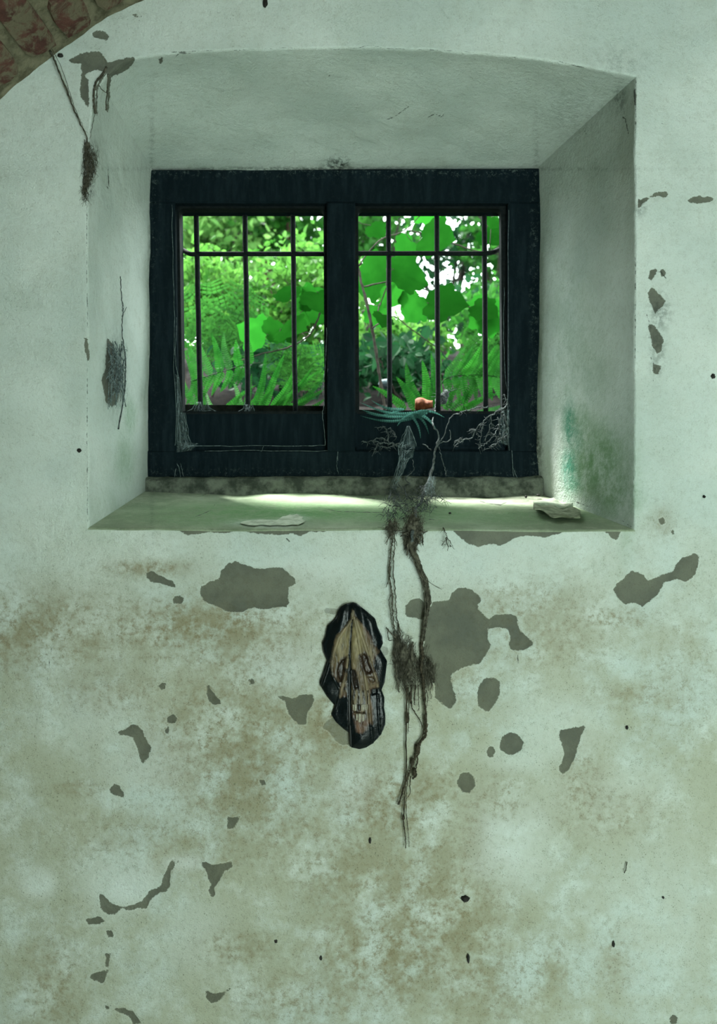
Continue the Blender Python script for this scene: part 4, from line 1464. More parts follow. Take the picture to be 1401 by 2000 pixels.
# fibres lying over the sill
mb = MB()
for _ in range(260):
    cx, cy = R1.choice([(770, 975), (775, 990), (765, 1000), (800, 985), (815, 978), (835, 975), (850, 985), (800, 1005), (805, 1018), (770, 1018), (830, 992)])
    x, y = R1.gauss(cx, 9), min(1029, max(962, R1.gauss(cy, 8)))
    a = R1.uniform(0, 2 * math.pi)
    l = R1.uniform(8, 26)
    p0 = S3(x, y, R1.uniform(.002, .016))
    p2 = S3(x + l * math.cos(a), min(1030, max(960, y + l * 0.5 * math.sin(a))), R1.uniform(.001, .012))
    pm = (p0 + p2) / 2 + Vector((0, 0, R1.uniform(0, .012)))
    mb.tube(crom([p0, pm, p2], 2), R1.uniform(.0004, .0010), .0003, 3)
mb.build('sill_fibres', M['root_grey'], hr)['kind'] = 'stuff'
for pts in ([(768, 972), (775, 955), (783, 950), (786, 968)], [(795, 985), (791, 960), (800, 945), (792, 935), (808, 918), (806, 898)], [(760, 985), (765, 968), (775, 975), (785, 990)],
            [(815, 985), (826, 972), (832, 955), (838, 930), (846, 905)], [(872, 930), (868, 910), (862, 890), (858, 872)], [(850, 880), (856, 868), (868, 850), (878, 820), (885, 812)],
            [(842, 880), (835, 872), (826, 868)], [(860, 865), (880, 858), (878, 840)]):
    mb = MB()
    strand(mb, [P(x, y, YB - 0.035 - max(0, y - 925) * 0.0012) if y < 955 else S3(x, y, .012) for x, y in pts], .0015, .0009, 6, .0014, 5, R1)
    mb.build('branch_root', M['root_grey'], hr)

# tufts of root on the window panel
def tuft(name, label, lines, seed, rad=.0017, nh=60):
    rn = random.Random(seed)
    x0, y0 = lines[0][0]
    b = P(x0, y0, YB)
    m = MB()
    for pts in lines:
        c = strand(m, [P(x, y, YB - 0.012 - rn.uniform(0, .02)) for x, y in pts], rad, rad * .55, 6, .0022, 5, rn)
        hairs(m, c, nh // len(lines) + 3, 0.014, 0.0006, rn, 0.2)
    return tag(m.build(name, M['root_grey'], None, loc=b), label, 'root')


tuft('root_tuft', 'pale dry rootlets spread left across the panel behind the hanging root',
     [[(782, 868), (765, 866), (748, 866), (730, 862), (706, 863)], [(775, 872), (758, 862), (742, 856), (728, 862)], [(768, 870), (752, 874), (738, 870)], [(758, 862), (757, 845), (750, 833), (738, 838)], [(762, 835), (770, 846), (774, 855)], [(740, 866), (732, 878), (733, 882)]], 5)
tuft('root_tuft', 'bushy tuft of pale roots in the right corner of the window',
     [[(985, 798), (965, 808), (945, 822), (930, 840), (922, 856), (905, 860), (888, 872)], [(982, 805), (975, 830), (965, 850), (950, 865), (935, 876)], [(960, 812), (955, 840), (948, 860)], [(972, 815), (978, 845), (968, 868), (945, 880)],
      [(945, 825), (940, 850), (938, 872)], [(985, 810), (990, 835), (978, 860), (955, 872)], [(905, 862), (900, 856), (895, 862)], [(930, 842), (920, 838)], [(975, 800), (990, 790), (985, 770)], [(955, 795), (935, 796), (910, 803), (885, 810)], [(960, 845), (975, 858), (990, 850)]], 6, .0016, 150)
tuft('rootlet', 'small forked dark rootlet drooping over the sill edge right of the hanging root', [[(866, 1030), (871, 1040), (872, 1052), (866, 1060), (864, 1065)], [(872, 1052), (875, 1062), (875, 1076)], [(872, 1050), (880, 1058), (879, 1068)]], 8, .0011, 8)
_r = COL.objects[-1]
for o in list(bpy.data.objects):
    if o.name.startswith('rootlet'):
        o.location.y = -0.012
        o.data.materials[0] = M['root_dark']
        me = o.data
        s = D / (D + YB)
        for v in me.vertices:
            v.co.x *= s
            v.co.z *= s
            v.co.y *= 0.2
        p = P(866, 1030, 0)
        o.location.x, o.location.z = p.x, p.z
clod = MB()
lump(clod, 866, 778, 9, 12, YO - 0.03, 0.012, R1, 12, 9)
lump(clod, 872, 770, 6, 9, YO - 0.03, 0.010, R1, 10, 8)
c = [P(866 + R1.uniform(-14, 14), 775 + R1.uniform(-16, 16), YO - 0.045) for _ in range(30)]
hairs(clod, c, 90, .02, .0007, R1, 0)
tag(clod.build('root_clod', M['root_grey'], None, loc=P(866, 795, YO)), 'grey dusty clod of soil and roots behind the bar by the orange leaf', 'soil clod')


# ------------------------------------------------------------------ cobwebs
def web(name, label, sheets, threads, seed, Yf, parent=None):
    """sheets: quads of px with sag; threads: px polylines; Yf(px, py) gives the depth"""
    rn = random.Random(seed)
    b = P(*sheets[0][0], Yf(*sheets[0][0])) if sheets else P(*threads[0][0], Yf(*threads[0][0]))
    root = empty(name, b, label, 'cobweb')
    if sheets:
        m = MB()
        for qd in sheets:
            n = 8
            vs, fs = [], []
            for j in range(n + 1):
                for i in range(n + 1):
                    u, v = i / n, j / n
                    w = 0.22 * math.sin(math.pi * u) * math.sin(math.pi * v)
                    x = (qd[0][0] * (1 - u) + qd[1][0] * u) * (1 - v) + (qd[3][0] * (1 - u) + qd[2][0] * u) * v
                    y = (qd[0][1] * (1 - u) + qd[1][1] * u) * (1 - v) + (qd[3][1] * (1 - u) + qd[2][1] * u) * v
                    vs.append(P(x, y, Yf(x, y) - 0.02 * w + rn.uniform(-.001, .001)))
            for j in range(n):
                for i in range(n):
                    a = j * (n + 1) + i
                    fs.append((a, a + 1, a + n + 2, a + n + 1))
            m.add(vs, fs)
        m.build('web_sheet', M['web'], root)
    m = MB()
    for pts in threads:
        strand(m, [P(x, y, Yf(x, y)) for x, y in pts], .0006, .0005, 5, .0012, 3, rn)
    for qd in sheets:
        for _ in range(7):
            u, v, u2, v2 = (rn.random() for _ in range(4))
            if rn.random() < .5:
                u2 = u + rn.uniform(-.2, .2)
                v, v2 = 0, 1
            g = lambda u, v: ((qd[0][0] * (1 - u) + qd[1][0] * u) * (1 - v) + (qd[3][0] * (1 - u) + qd[2][0] * u) * v, (qd[0][1] * (1 - u) + qd[1][1] * u) * (1 - v) + (qd[3][1] * (1 - u) + qd[2][1] * u) * v)
            a, c_ = g(u, v), g(u2, v2)
            strand(m, [P(*a, Yf(*a)), P((a[0] + c_[0]) / 2, (a[1] + c_[1]) / 2, Yf(*a) - .006), P(*c_, Yf(*c_))], .0004, .0003, 3, .002, 3, rn)
    m.build('web_threads', M['web_thread'], root)['kind'] = 'stuff'


fY = lambda x, y: YB - 0.012
web('cobweb', 'dusty cobweb down the left edge of the left window light', [[(342, 730), (350, 735), (358, 860), (345, 868)], [(350, 806), (362, 806), (372, 872), (352, 876)], [(345, 862), (388, 866), (374, 880), (345, 884)]],
    [[(336, 400), (338, 520), (341, 640), (340, 720), (344, 800), (342, 870)], [(345, 620), (343, 700), (352, 760), (345, 860)], [(346, 905), (352, 925), (348, 948)], [(352, 905), (358, 928), (362, 948)], [(344, 915), (340, 945)]], 31, fY)
gY = lambda x, y: YG - 0.012
web('cobweb', 'small cobweb at the foot of the first bar from the left', [[(383, 785), (402, 785), (425, 808), (365, 808)]], [[(384, 775), (378, 795), (360, 806)], [(400, 775), (408, 795), (432, 806), (470, 808)]], 32, gY)
web('cobweb', 'small cobweb at the foot of the second bar from the left', [[(478, 790), (492, 790), (502, 808), (468, 808)]], [[(479, 785), (470, 802), (440, 808)], [(491, 785), (498, 803), (510, 808)]], 33, gY)
web('cobweb', 'thin cobweb line hanging along the left side of the mullion', [], [[(633, 730), (629, 760), (634, 785), (630, 810), (634, 840), (635, 870)], [(638, 640), (635, 720), (630, 770)], [(660, 880), (658, 905), (661, 925)], [(662, 850), (660, 900)],
    [(360, 872), (450, 871), (560, 871), (634, 870)], [(400, 881), (500, 880), (640, 880), (645, 868)], [(510, 882), (516, 871)]], 34, lambda x, y: YB - 0.004)
web('cobweb', 'bluish cobweb sheet strung on the roots before the right panel', [[(795, 832), (800, 832), (815, 872), (780, 872)], [(776, 868), (812, 868), (806, 895), (780, 902)], [(780, 895), (800, 895), (775, 955), (760, 965)], [(838, 930), (852, 930), (850, 975), (822, 980)]],
    [[(778, 870), (780, 900), (770, 940), (758, 968)], [(797, 832), (788, 860), (779, 872)], [(799, 832), (810, 856), (814, 872)], [(785, 870), (786, 905)], [(792, 870), (790, 900)]], 35, lambda x, y: YB - 0.05 - max(0, y - 925) * 0.0010)
web('cobweb', 'dusty cobweb threads down the right side of the right window light', [[(980, 800), (995, 800), (992, 870), (975, 865)]], [[(994, 410), (993, 560), (994, 700), (992, 800), (995, 880)], [(985, 560), (984, 660), (990, 760)], [(1000, 880), (1003, 925), (1010, 945), (1022, 957)], [(1003, 915), (1012, 935), (1024, 952)]], 36, fY)


def jambY(x):
    return np.clip((x - 172) / (296 - 172.0), 0.0, 1.0)


def JL(x, y, lift=.006):
    """a point just off the left jamb"""
    lo, hi = 0.0, YB
    for _ in range(30):
        Y = (lo + hi) / 2
        t = Y / YB
        X = (172 - 700.5) * (D / F) * (1 - t) + (293 - 700.5) * ((D + YB) / F) * t
        if X / ((D + Y) / F) + 700.5 < x:
            lo = Y
        else:
            hi = Y
    p = P(x, y, Y)
    p.x += lift
    return p


rn = random.Random(41)
tw = MB()
c = strand(tw, [JL(*p) for p in [(230, 540), (231, 565), (233, 590), (235, 610), (233, 640), (235, 665), (239, 690), (240, 720), (239, 755), (234, 795), (226, 838)]], .0010, .0016, 6, .0010, 5, rn)
strand(tw, [JL(*p) for p in [(233, 618), (238, 608), (242, 600)]], .0010, .0007, 4, .0005, 4, rn)
strand(tw, [JL(*p) for p in [(234, 590), (236, 600), (235, 612)]], .0008, .0006, 4, .0005, 4, rn)
tag(tw.build('twig', M['root_grey'], None, loc=JL(226, 838)), 'thin upright twig stuck to the left jamb', 'twig')
cw = empty('cobweb', JL(222, 800, 0), 'torn grey cobweb over the dark hollow in the left jamb', 'cobweb')
m = MB()
for _ in range(70):
    y0, y1 = sorted((rn.uniform(665, 800), rn.uniform(665, 800)))
    x0, x1 = rn.uniform(205, 238), rn.uniform(203, 238)
    strand(m, [JL(x0, y0, rn.uniform(.003, .014)), JL((x0 + x1) / 2 + rn.uniform(-4, 4), (y0 + y1) / 2, .012), JL(x1, y1, rn.uniform(.003, .012))], .0009, .0006, 3, .001, 3, rn)
m.build('web_threads', M['web_thread'], cw)['kind'] = 'stuff'
m = MB()
n = 10
vs = [JL(205 + 32 * i / n + 3 * math.sin(j), 670 + 128 * j / n, .009 + .004 * math.sin(i * 1.3 + j)) for j in range(n + 1) for i in range(n + 1)]
m.add(vs, [(j * (n + 1) + i, j * (n + 1) + i + 1, (j + 1) * (n + 1) + i + 1, (j + 1) * (n + 1) + i) for j in range(n) for i in range(n) if 1 < i + (5 - abs(j - 5)) and rn.random() < .9])
m.build('web_sheet', M['web'], cw)

# withered roots and dusty web in the upper left corner
vr = empty('withered_root', W(176, 370, -.006), 'withered root and dusty tuft hanging from the brick vault in the upper left corner', 'root')
m = MB()
strand(m, [W(92, 90, -.02), W(106, 112, -.016), W(118, 142, -.014), W(132, 175, -.012), W(146, 212, -.012), W(158, 240, -.012), W(172, 270, -.010), W(175, 285, -.010)], .0020, .0011, 7, .0009, 5, rn)
strand(m, [W(100, 92, -.02), W(122, 132, -.014), W(138, 178, -.012), W(150, 215, -.012), W(166, 252, -.01)], .0007, .0006, 7, .0006, 4, rn)
m.build('root_strand', M['root'], vr)
m = MB()
lump(m, 171, 283, 5, 6, -.008, .006, rn)
mat_clump(m, [(172, 300, 5, 14), (170, 325, 7, 24), (184, 315, 6, 24), (172, 350, 6, 18), (180, 335, 8, 16), (168, 370, 3, 16)], 260, .032, .0005, rn, -.003, .006, 4.0)
m.build('dusty_tuft', M['root'], vr)['kind'] = 'stuff'
m = MB()
strand(m, [W(212, 136), W(204, 150), W(193, 163), W(188, 180), W(187, 205), W(190, 226)], .0020, .0022, 6, .0008, 5, rn)
strand(m, [W(196, 172), W(204, 182), W(214, 187)], .0009, .0007, 5, .0006, 4, rn)
strand(m, [W(214, 150), W(213, 180), W(211, 205), W(210, 220)], .0012, .0014, 6, .0008, 5, rn)
strand(m, [W(189, 226), W(184, 250), W(179, 275)], .0006, .0005, 6, .0008, 3, rn)
m.build('root_strand', M['root'], vr)

# ------------------------------------------------------------------ flakes on the sill
m = MB()
n1, n2 = 16, 8
vs, fs = [], []
for j in range(n2 + 1):
    for i in range(n1 + 1):
        u, v = i / n1, j / n2
        x = 1042 + 92 * u
        y = 991 + 9 * u + (14 + 10 * math.sin(u * 2.6)) * v * (1 - u * .3) + 2.5 * math.sin(u * 13 + v * 2)
        y = min(y, 1028)
        vs.append(S3(x, y, .003 + .012 * (1 - u) ** 2.5 * (0.3 + 0.7 * v) + .0015 * math.sin(u * 17 + v * 5)))
for j in range(n2):
    for i in range(n1):
        a = j * (n1 + 1) + i
        fs.append((a, a + 1, a + n1 + 2, a + n1 + 1))
m.add(vs, fs)
fl = m.build('paint_flake', M['flake'], None, loc=S3(1100, 1015, 0))
md = fl.modifiers.new('thickness', 'SOLIDIFY')
md.thickness = 0.0025
tag(fl, 'large curled flake of olive paint lifting off the sill at right', 'paint flake')
m = MB()
pts = [(1042, 982), (1060, 980), (1082, 981), (1098, 987), (1120, 992), (1105, 994), (1070, 992), (1044, 992)]
top = [S3(x, y, .007 + .004 * math.sin(x)) for x, y in pts]
bot = [S3(x, y, .001) for x, y in pts]
n = len(pts)
m.add(top + bot, [tuple(range(n)), tuple(range(2 * n - 1, n - 1, -1))] + [(i, n + i, n + (i + 1) % n, (i + 1) % n) for i in range(n)])
tag(m.build('paint_flake', M['flake_pale'], None, smooth=False, loc=S3(1080, 988, 0)), 'thin grey flake lying behind the large curled flake on the sill', 'paint flake')
m = MB()
pts = [(470, 1023), (474, 1020), (483, 1018), (492, 1019), (503, 1016), (512, 1018), (520, 1017), (528, 1020), (540, 1021), (548, 1018), (553, 1013), (552, 1010), (560, 1009), (566, 1006), (574, 1007), (580, 1005), (586, 1009), (592, 1010), (590, 1015), (597, 1019), (590, 1022), (583, 1026), (570, 1025), (556, 1027), (540, 1026), (527, 1027), (512, 1025), (498, 1027), (484, 1026)]
top = [S3(x, y, .0016) for x, y in pts]
bot = [S3(x, y, .0005) for x, y in pts]
n = len(pts)
cen = sum(top, Vector()) / n + Vector((0, 0, .001))
m.add(top + bot + [cen], [(i, (i + 1) % n, 2 * n) for i in range(n)] + [(i, n + i, n + (i + 1) % n, (i + 1) % n) for i in range(n)])
tag(m.build('paint_flake', M['flake_pale'], None, smooth=False, loc=S3(530, 1022, 0)), 'pale patch of limewash still clinging to the front of the sill', 'paint flake')
for (x, y, rx, ry, lb) in ((1028, 970, 3, 3, 'tiny dark crumb on the bright right end of the sill'), (1052, 967, 5, 2, 'flat dark crumb near the right end of the sill'), (879, 1002, 3, 2, 'dark crumb on the green sill right of the hanging root')):
    m = MB()
    s = (D + sillY(y)) / F
    lump(m, x, y, rx, ry, sillY(y), rx * s, rn, 7, 5)
    tag(m.build('crumb', M['dark_bit'], None, loc=S3(x, y, -.001)), lb, 'crumb')

# ------------------------------------------------------------------ small dark bits stuck to the wall
for (x, y, rx, ry, lb) in ((909, 1755, 9, 6.5, 'oval black snail-like lump low on the wall'), (915, 1872, 3, 9, 'dark elongated cocoon near the bottom of the wall below the oval lump'),
                           (518, 6, 5, 9, 'dark tuft on the plaster at the very top of the picture'), (1393, 735, 5, 5, 'black speck at the right edge beside the window'),
                           (1376, 970, 3, 3, 'small black speck at the right edge near sill height'), (1199, 1844, 3, 6, 'small dark drop-shaped bit low on the right of the wall'),
                           (539, 1838, 4, 4, 'small black crumb low on the left half of the wall'), (627, 1871, 3, 5, 'small black curl low in the middle of the wall'),
                           (723, 1642, 3, 6, 'small brown bit left of the tip of the hanging root'), (1225, 1421, 3, 4, 'tiny black bit right of the lower bare patch'),
                           (1296, 1753, 2.5, 2.5, 'tiny round black dot low at far right'), (118, 108, 6, 4, 'dark crumb beside the brick vault edge'), (155, 880, 5, 4, 'dark chip left of the window reveal')):
    m = MB()
    lump(m, x, y, rx, ry, -0.001, min(rx, ry) * .0009, rn, 9, 7)
    if rx > 8:
        m.tube([W(x - 7, y - 1, -.004), W(x - 11, y - 4, -.005)], .0012, .0006, 4)
    tag(m.build('wall_speck', M['dark_bit'], None, loc=W(x, y, -.001)), lb, 'speck')
m = MB()
strand(m, [W(1224, 1682, -.003), W(1222, 1693, -.004), W(1219, 1704, -.003)], .0009, .0007, 4, .0004, 4, rn)
tag(m.build('twig', M['root_dark'], None, loc=W(1219, 1704, 0)), 'tiny dark twig stuck low on the right of the wall', 'twig')
# ------------------------------------------------------------------ outside: bank, ferns, saplings, shrubs, trees
R2 = random.Random(77)
vs, fs = [], []
nx, ny = 60, 50
for j in range(ny + 1):
    t = j / ny
    Y = YO + 0.03 + 11.0 * t * t
    zc = CZ + 0.20 + 0.235 * (Y - YO) - 0.05
    for i in range(nx + 1):
        x = -7 + 14 * i / nx
        x = x * (0.25 + 0.75 * t)
        w = float(fbm(np.array([x * 3.1 + 4]), np.array([Y * 3.1]))[0]) * (0.02 + 0.12 * min(1, (Y - YO)))
        vs.append((x, Y, zc + w))
for j in range(ny):
    for i in range(nx):
        a = j * (nx + 1) + i
        fs.append((a, a + 1, a + nx + 2, a + nx + 1))
m = MB()
m.add(vs, fs)
tag(m.build('ground', M['soil']), 'dark earth bank rising outside the window', kind='structure')


def blade(mb, base, tip, width, bow=0.0, n=16, droop=0.0, toward=0.0, gap=0.78, rib=True):
    """a serrated fern leaflet or simple frond: toothed lobes on both sides of a rib"""
    base, tip = Vector(base), Vector(tip)
    ax = tip - base
    L = ax.length
    axn = ax.normalized()
    side = axn.cross(Vector((0, 1, 0)))
    if side.length < 1e-3:
        side = Vector((1, 0, 0))
    side.normalize()
    nrm = side.cross(axn)

    def cen(u):
        return base + ax * u + side * (bow * L * math.sin(math.pi * u)) + Vector((0, -toward * L * u * u, -droop * L * u * u))

    def wid(u):
        return width * min(1.0, (u + 0.08) / 0.22) ** 0.7 * max(0.0, (1 - u)) ** 0.62 * 1.12
    for sgn in (-1, 1):
        for i in range(n):
            u0, u1 = i / n, (i + 1) / n
            a, b = cen(u0), cen(u1)
            w0, w1 = wid(u0 + 0.4 / n), wid(u0 + 0.8 / n)
            o0 = cen(u0 + 0.25 / n) + side * sgn * w0 * 0.92 + nrm * (-0.12 * w0)
            o1 = cen(min(1, u0 + 1.05 / n)) + side * sgn * w1 + nrm * (-0.16 * w1)
            mid = cen(u0 + 0.9 / n) + side * sgn * w1 * gap * 0.45
            k = len(mb.v)
            mb.v.extend([a, o0, o1, mid, b])
            mb.f.append((k, k + 1, k + 2, k + 3) if sgn > 0 else (k + 3, k + 2, k + 1, k))
            mb.f.append((k, k + 3, k + 4) if sgn > 0 else (k + 4, k + 3, k))
    if rib:
        mb.tube([cen(u / 6) + nrm * 0.0008 for u in range(7)], width * 0.055, width * 0.02, 3)


def fern(name, label, mat, Y, blades, rachis=(), seed=1, cat='fern', base=None, dY=0.06):
    rn = random.Random(seed)
    b0 = P(*(base or blades[0][0]), Y)
    root = empty(name, b0, label, cat)
    for bl in blades:
        (bx, by), (tx, ty), w = bl[:3]
        bow = bl[3] if len(bl) > 3 else rn.uniform(-.08, .08)
        m = MB()
        blade(m, P(bx, by, Y + rn.uniform(-dY, dY) * .3), P(tx, ty, Y + rn.uniform(-dY, dY)), w * (D + Y) / F / 2, bow, max(10, int(math.hypot(tx - bx, ty - by) / 4.2)))
        m.build('frond', M[mat], root, smooth=False)
    for pts, leaflets in rachis:
        m = MB()
        c = crom([P(x, y, Y - .01) for x, y in pts], 5)
        m.tube(c, .0016, .0008, 5)
        fr = m.build('frond', M['fern_dark'], root)
        for (bx, by), (tx, ty), w in leaflets:
            m = MB()
            blade(m, P(bx, by, Y - .008), P(tx, ty, Y + rn.uniform(-dY, dY)), w * (D + Y) / F / 2, rn.uniform(-.05, .05), max(10, int(math.hypot(tx - bx, ty - by) / 4.0)))
            m.build('leaflet', M[mat], fr, smooth=False)
    return root


# left fern: one big frond seen edge on, and a fan of small fronds
A1 = []
for k in range(6):
    bx, by = 392 + k * 19, 737 - k * 5.0
    A1.append(((bx, by), (bx - 27 + k * 5, by - 66 - (16 if k in (2, 3) else 0) + k * 3), 19))
for k in range(7):
    bx, by = 384 + k * 17, 740 - k * 4.5
    A1.append(((bx, by), (bx - 20 - k * 0.5, by + 52 - k * 2), 17))
fern('fern', 'sword-like fern outside at the foot of the left window light', 'fern', 0.86,
     [((500, 792), (519, 690), 17), ((516, 796), (556, 692), 18), ((530, 798), (585, 694), 18), ((540, 800), (612, 716), 17), ((548, 802), (628, 722), 17), ((556, 806), (632, 738), 17), ((560, 806), (634, 760), 17), ((572, 812), (636, 778), 16),
      ((470, 800), (455, 742), 14), ((480, 800), (492, 730), 15), ((440, 800), (500, 752), 12), ((420, 806), (404, 768), 12), ((505, 806), (540, 752), 13), ((520, 806), (570, 768), 13), ((455, 806), (470, 770), 11), ((395, 800), (362, 690), 18), ((400, 798), (366, 664), 18),
      ((388, 800), (352, 720), 16), ((540, 806), (600, 782), 12), ((486, 806), (505, 770), 11)], [([(372, 745), (400, 736), (440, 724), (480, 712), (512, 708)], A1)], 3, base=(490, 806))
# right fern
B1 = []
for k in range(8):
    bx = 872 + k * 16
    by = 737 - 3 * math.sin(k / 7 * 3)
    B1.append(((bx, by), (bx + 38 - k, by - 60 + (k > 5) * 6), 19))
    B1.append(((bx, by), (bx + 10, by + 58 - k * 2), 18))
fern('fern', 'large bright fern outside at the foot of the right window light', 'fern', 0.84,
     [((792, 800), (728, 754), 18), ((812, 800), (774, 736), 22), ((826, 800), (793, 708), 25), ((834, 798), (825, 704), 25), ((846, 796), (842, 690), 23), ((860, 794), (863, 688), 23),
      ((870, 800), (900, 745), 17), ((880, 800), (930, 760), 17), ((900, 808), (975, 768), 17), ((890, 806), (950, 778), 15), ((925, 812), (990, 790), 15), ((905, 790), (985, 676), 17), ((915, 740), (925, 672), 18)],
     [([(848, 790), (862, 750), (880, 736), (920, 732), (960, 734), (1000, 742)], B1)], 4, base=(850, 800))
fern('fern', 'small bluish fern sprig drooping over the ledge into the room', 'fern_blue', YB + 0.004,
     [((838, 803), (704, 786), 9, .10), ((836, 806), (706, 800), 9, .09), ((830, 808), (704, 812), 8, .10), ((806, 808), (776, 832), 7, -.1), ((812, 806), (852, 838), 8, .1), ((806, 806), (838, 848), 7, .12), ((800, 808), (822, 856), 6, .1), ((815, 804), (868, 815), 7, .1), ((790, 800), (726, 782), 8, .1), ((780, 802), (716, 806), 7, .12)], [], 5, base=(830, 806), dY=0.02)


def pinnate(mb, pts, Y, w, n, rn):
    c = crom([P(x, y, Y) for x, y in pts], 10)
    s = (D + Y) / F
    mb.tube(c, .002, .001, 4)
    m_ = len(c) - 1
    for i in range(n):
        u = i / n
        p = c[int(u * m_)]
        d = (c[min(m_, int(u * m_) + 1)] - p).normalized()
        sd = d.cross(Vector((0, 1, 0))).normalized()
        L = w * s * (0.35 + 0.65 * math.sin(math.pi * min(1, u * 0.85 + 0.12)))
        for sg in (-1, 1):
            blade(mb, p, p + sd * sg * L + d * L * .35 + Vector((0, rn.uniform(-.02, .02), -.1 * L)), L * .085, 0, 4, rib=False)


for lb, Y, fr in (('feathery pale fern behind the first bars of the left window light', 1.5, [[(420, 690), (392, 620), (356, 560)], [(430, 690), (420, 610), (410, 545)], [(440, 690), (465, 620), (505, 570)], [(425, 695), (380, 660), (345, 640)], [(436, 690), (445, 640), (470, 545)], [(450, 700), (490, 640), (530, 620)]]),
                  ('feathery fern at the right edge behind the large bright fern', 1.45, [[(960, 740), (975, 700), (1000, 670)], [(950, 740), (945, 690), (920, 660)], [(955, 745), (990, 730), (1020, 735)]]),
                  ('feathery fern low in the gap behind the fan of small fronds', 1.3, [[(585, 760), (600, 720), (640, 690)], [(580, 760), (565, 710), (530, 680)], [(582, 760), (585, 710), (590, 670)]])):
    r = empty('feathery_fern', P(*fr[0][0], Y), lb, 'fern')
    for f_ in fr:
        m = MB()
        pinnate(m, f_, Y, 48, 16, R2)
        m.build('frond', M['leaf_mid'], r, smooth=False)

# ------------------------------------------------------------------ broad-leaved saplings
half = [(0, 0), (0.16, -0.09), (0.36, -0.05), (0.43, 0.08), (0.56, 0.15), (0.55, 0.30), (0.64, 0.46), (0.55, 0.56), (0.41, 0.58), (0.37, 0.72), (0.24, 0.82), (0.10, 0.90), (0, 1.0)]
ring = half + [(-x, y) for x, y in reversed(half[1:-1])]
lv = [(0, 0.36, -0.03)] + [(x * .92, y, -0.03 + 0.10 * abs(x) - 0.12 * (y - .4) ** 2) for x, y in ring]
lf = [(0, i + 1, (i + 1) % len(ring) + 1) for i in range(len(ring))]
BROAD = bpy.data.meshes.new('leaf')
BROAD.from_pydata(lv, [], lf)
BROAD.materials.append(M['sycamore'])
BROAD.polygons.foreach_set('use_smooth', [True] * len(BROAD.polygons))


def place_leaf(parent, mesh, pos, size, ang, tilt, yaw, name='leaf'):
    o = bpy.data.objects.new(name, mesh)
    o.parent = parent
    # leaf lies in local xy with the tip along +y; stand it up to face the window, then turn
    R = Matrix.Rotation(-math.radians(ang), 4, 'Y') @ Matrix.Rotation(math.radians(yaw), 4, 'Z') @ Matrix.Rotation(math.radians(90 + tilt), 4, 'X')
    o.matrix_local = Matrix.Translation(Vector(pos) - world_loc(parent)) @ R @ Matrix.Scale(size, 4)
    COL.objects.link(o)
    return o


def sapling(name, label, Y, stems, leaves, seed, rad=.006):
    rn = random.Random(seed)
    r = empty(name, P(*stems[0][0], Y), label, 'sapling')
    paths = []
    for k, pts in enumerate(stems):
        m = MB()
        c = strand(m, [P(x, y, Y + (0 if k == 0 else rn.uniform(-.03, .03))) for x, y in pts], rad * (1 if k == 0 else .45), rad * (.8 if k == 0 else .25), 6, .0012, 6, rn)
        paths += c
        m.build('stem' if k == 0 else 'branch', M['stem'], r)
    s = (D + Y) / F
    for (x, y, size, ang) in leaves:
        p = P(x, y, Y + rn.uniform(-.10, .06))
        d = Vector((math.sin(math.radians(ang)), 0, math.cos(math.radians(ang))))
        b = p - d * size * s * .4
        lf_ = place_leaf(r, BROAD, b, size * s * .84, ang, rn.choice((-1, 1)) * rn.uniform(15, 55), rn.uniform(-25, 25))
        near = min(paths, key=lambda q: (q - b).length)
        if (near - b).length < .16:
            m = MB()
            m.tube([b, (b + near) / 2 + Vector((0, 0, -.006)), near], .0011, .0013, 4)
            m.build('leaf_stalk', M['stem'], r)


sapling('sapling', 'broad-leaved sapling with a brown slanting stem behind the right window light', 1.08,
        [[(752, 800), (745, 755), (735, 690), (724, 625), (712, 575), (703, 540), (696, 490), (690, 420)], [(728, 640), (748, 628), (770, 618), (800, 640), (830, 662), (868, 690)], [(735, 618), (742, 595), (752, 570), (757, 540)], [(700, 520), (740, 470), (790, 450), (840, 400)],
         [(710, 560), (780, 548), (820, 560), (870, 590), (900, 600)], [(800, 450), (870, 470), (930, 490), (1000, 500)], [(880, 590), (920, 600), (960, 600), (1010, 600)]],
        [(822, 420, 82, 200), (788, 476, 92, 250), (826, 484, 62, 120), (728, 528, 98, 265), (800, 532, 116, 100), (738, 578, 72, 225), (796, 602, 98, 255), (838, 604, 80, 140), (722, 618, 60, 200), (756, 632, 50, 160),
         (930, 474, 84, 215), (968, 440, 52, 160), (976, 476, 44, 190), (906, 612, 66, 230), (940, 628, 86, 195), (972, 610, 72, 150), (712, 455, 50, 220)], 9)
sapling('sapling', 'broad-leaved sapling with large leaves behind the left window light', 1.12,
        [[(650, 560), (634, 590), (620, 625), (608, 650), (590, 665), (560, 680), (515, 690), (470, 705)], [(610, 648), (570, 655), (540, 662)], [(596, 640), (580, 610), (566, 590)], [(600, 660), (575, 640), (545, 630)]],
        [(560, 588, 92, 300), (612, 602, 84, 190), (575, 560, 60, 20), (520, 662, 84, 235), (548, 642, 84, 60), (566, 660, 50, 200), (590, 630, 46, 170), (500, 640, 60, 300), (632, 580, 60, 60)], 10, .003)

# ------------------------------------------------------------------ thickets and trees: leaves near the front are parts, the mass of foliage behind them is not countable
OV = np.array([(0, 0, 0), (0.30, 0.30, 0.07), (0.27, 0.65, 0.07), (0, 1.0, -0.05), (-0.27, 0.65, 0.07), (-0.30, 0.30, 0.07)])
OVF = [(0, 1, 2, 3), (0, 3, 4, 5)]
OVM = {}
for key in ('leaf_bright', 'leaf_mid', 'leaf_dark', 'leaf_far'):
    me = bpy.data.meshes.new('leaf')
    me.from_pydata([tuple(v) for v in OV], [], OVF)
    me.materials.append(M[key])
    OVM[key] = me


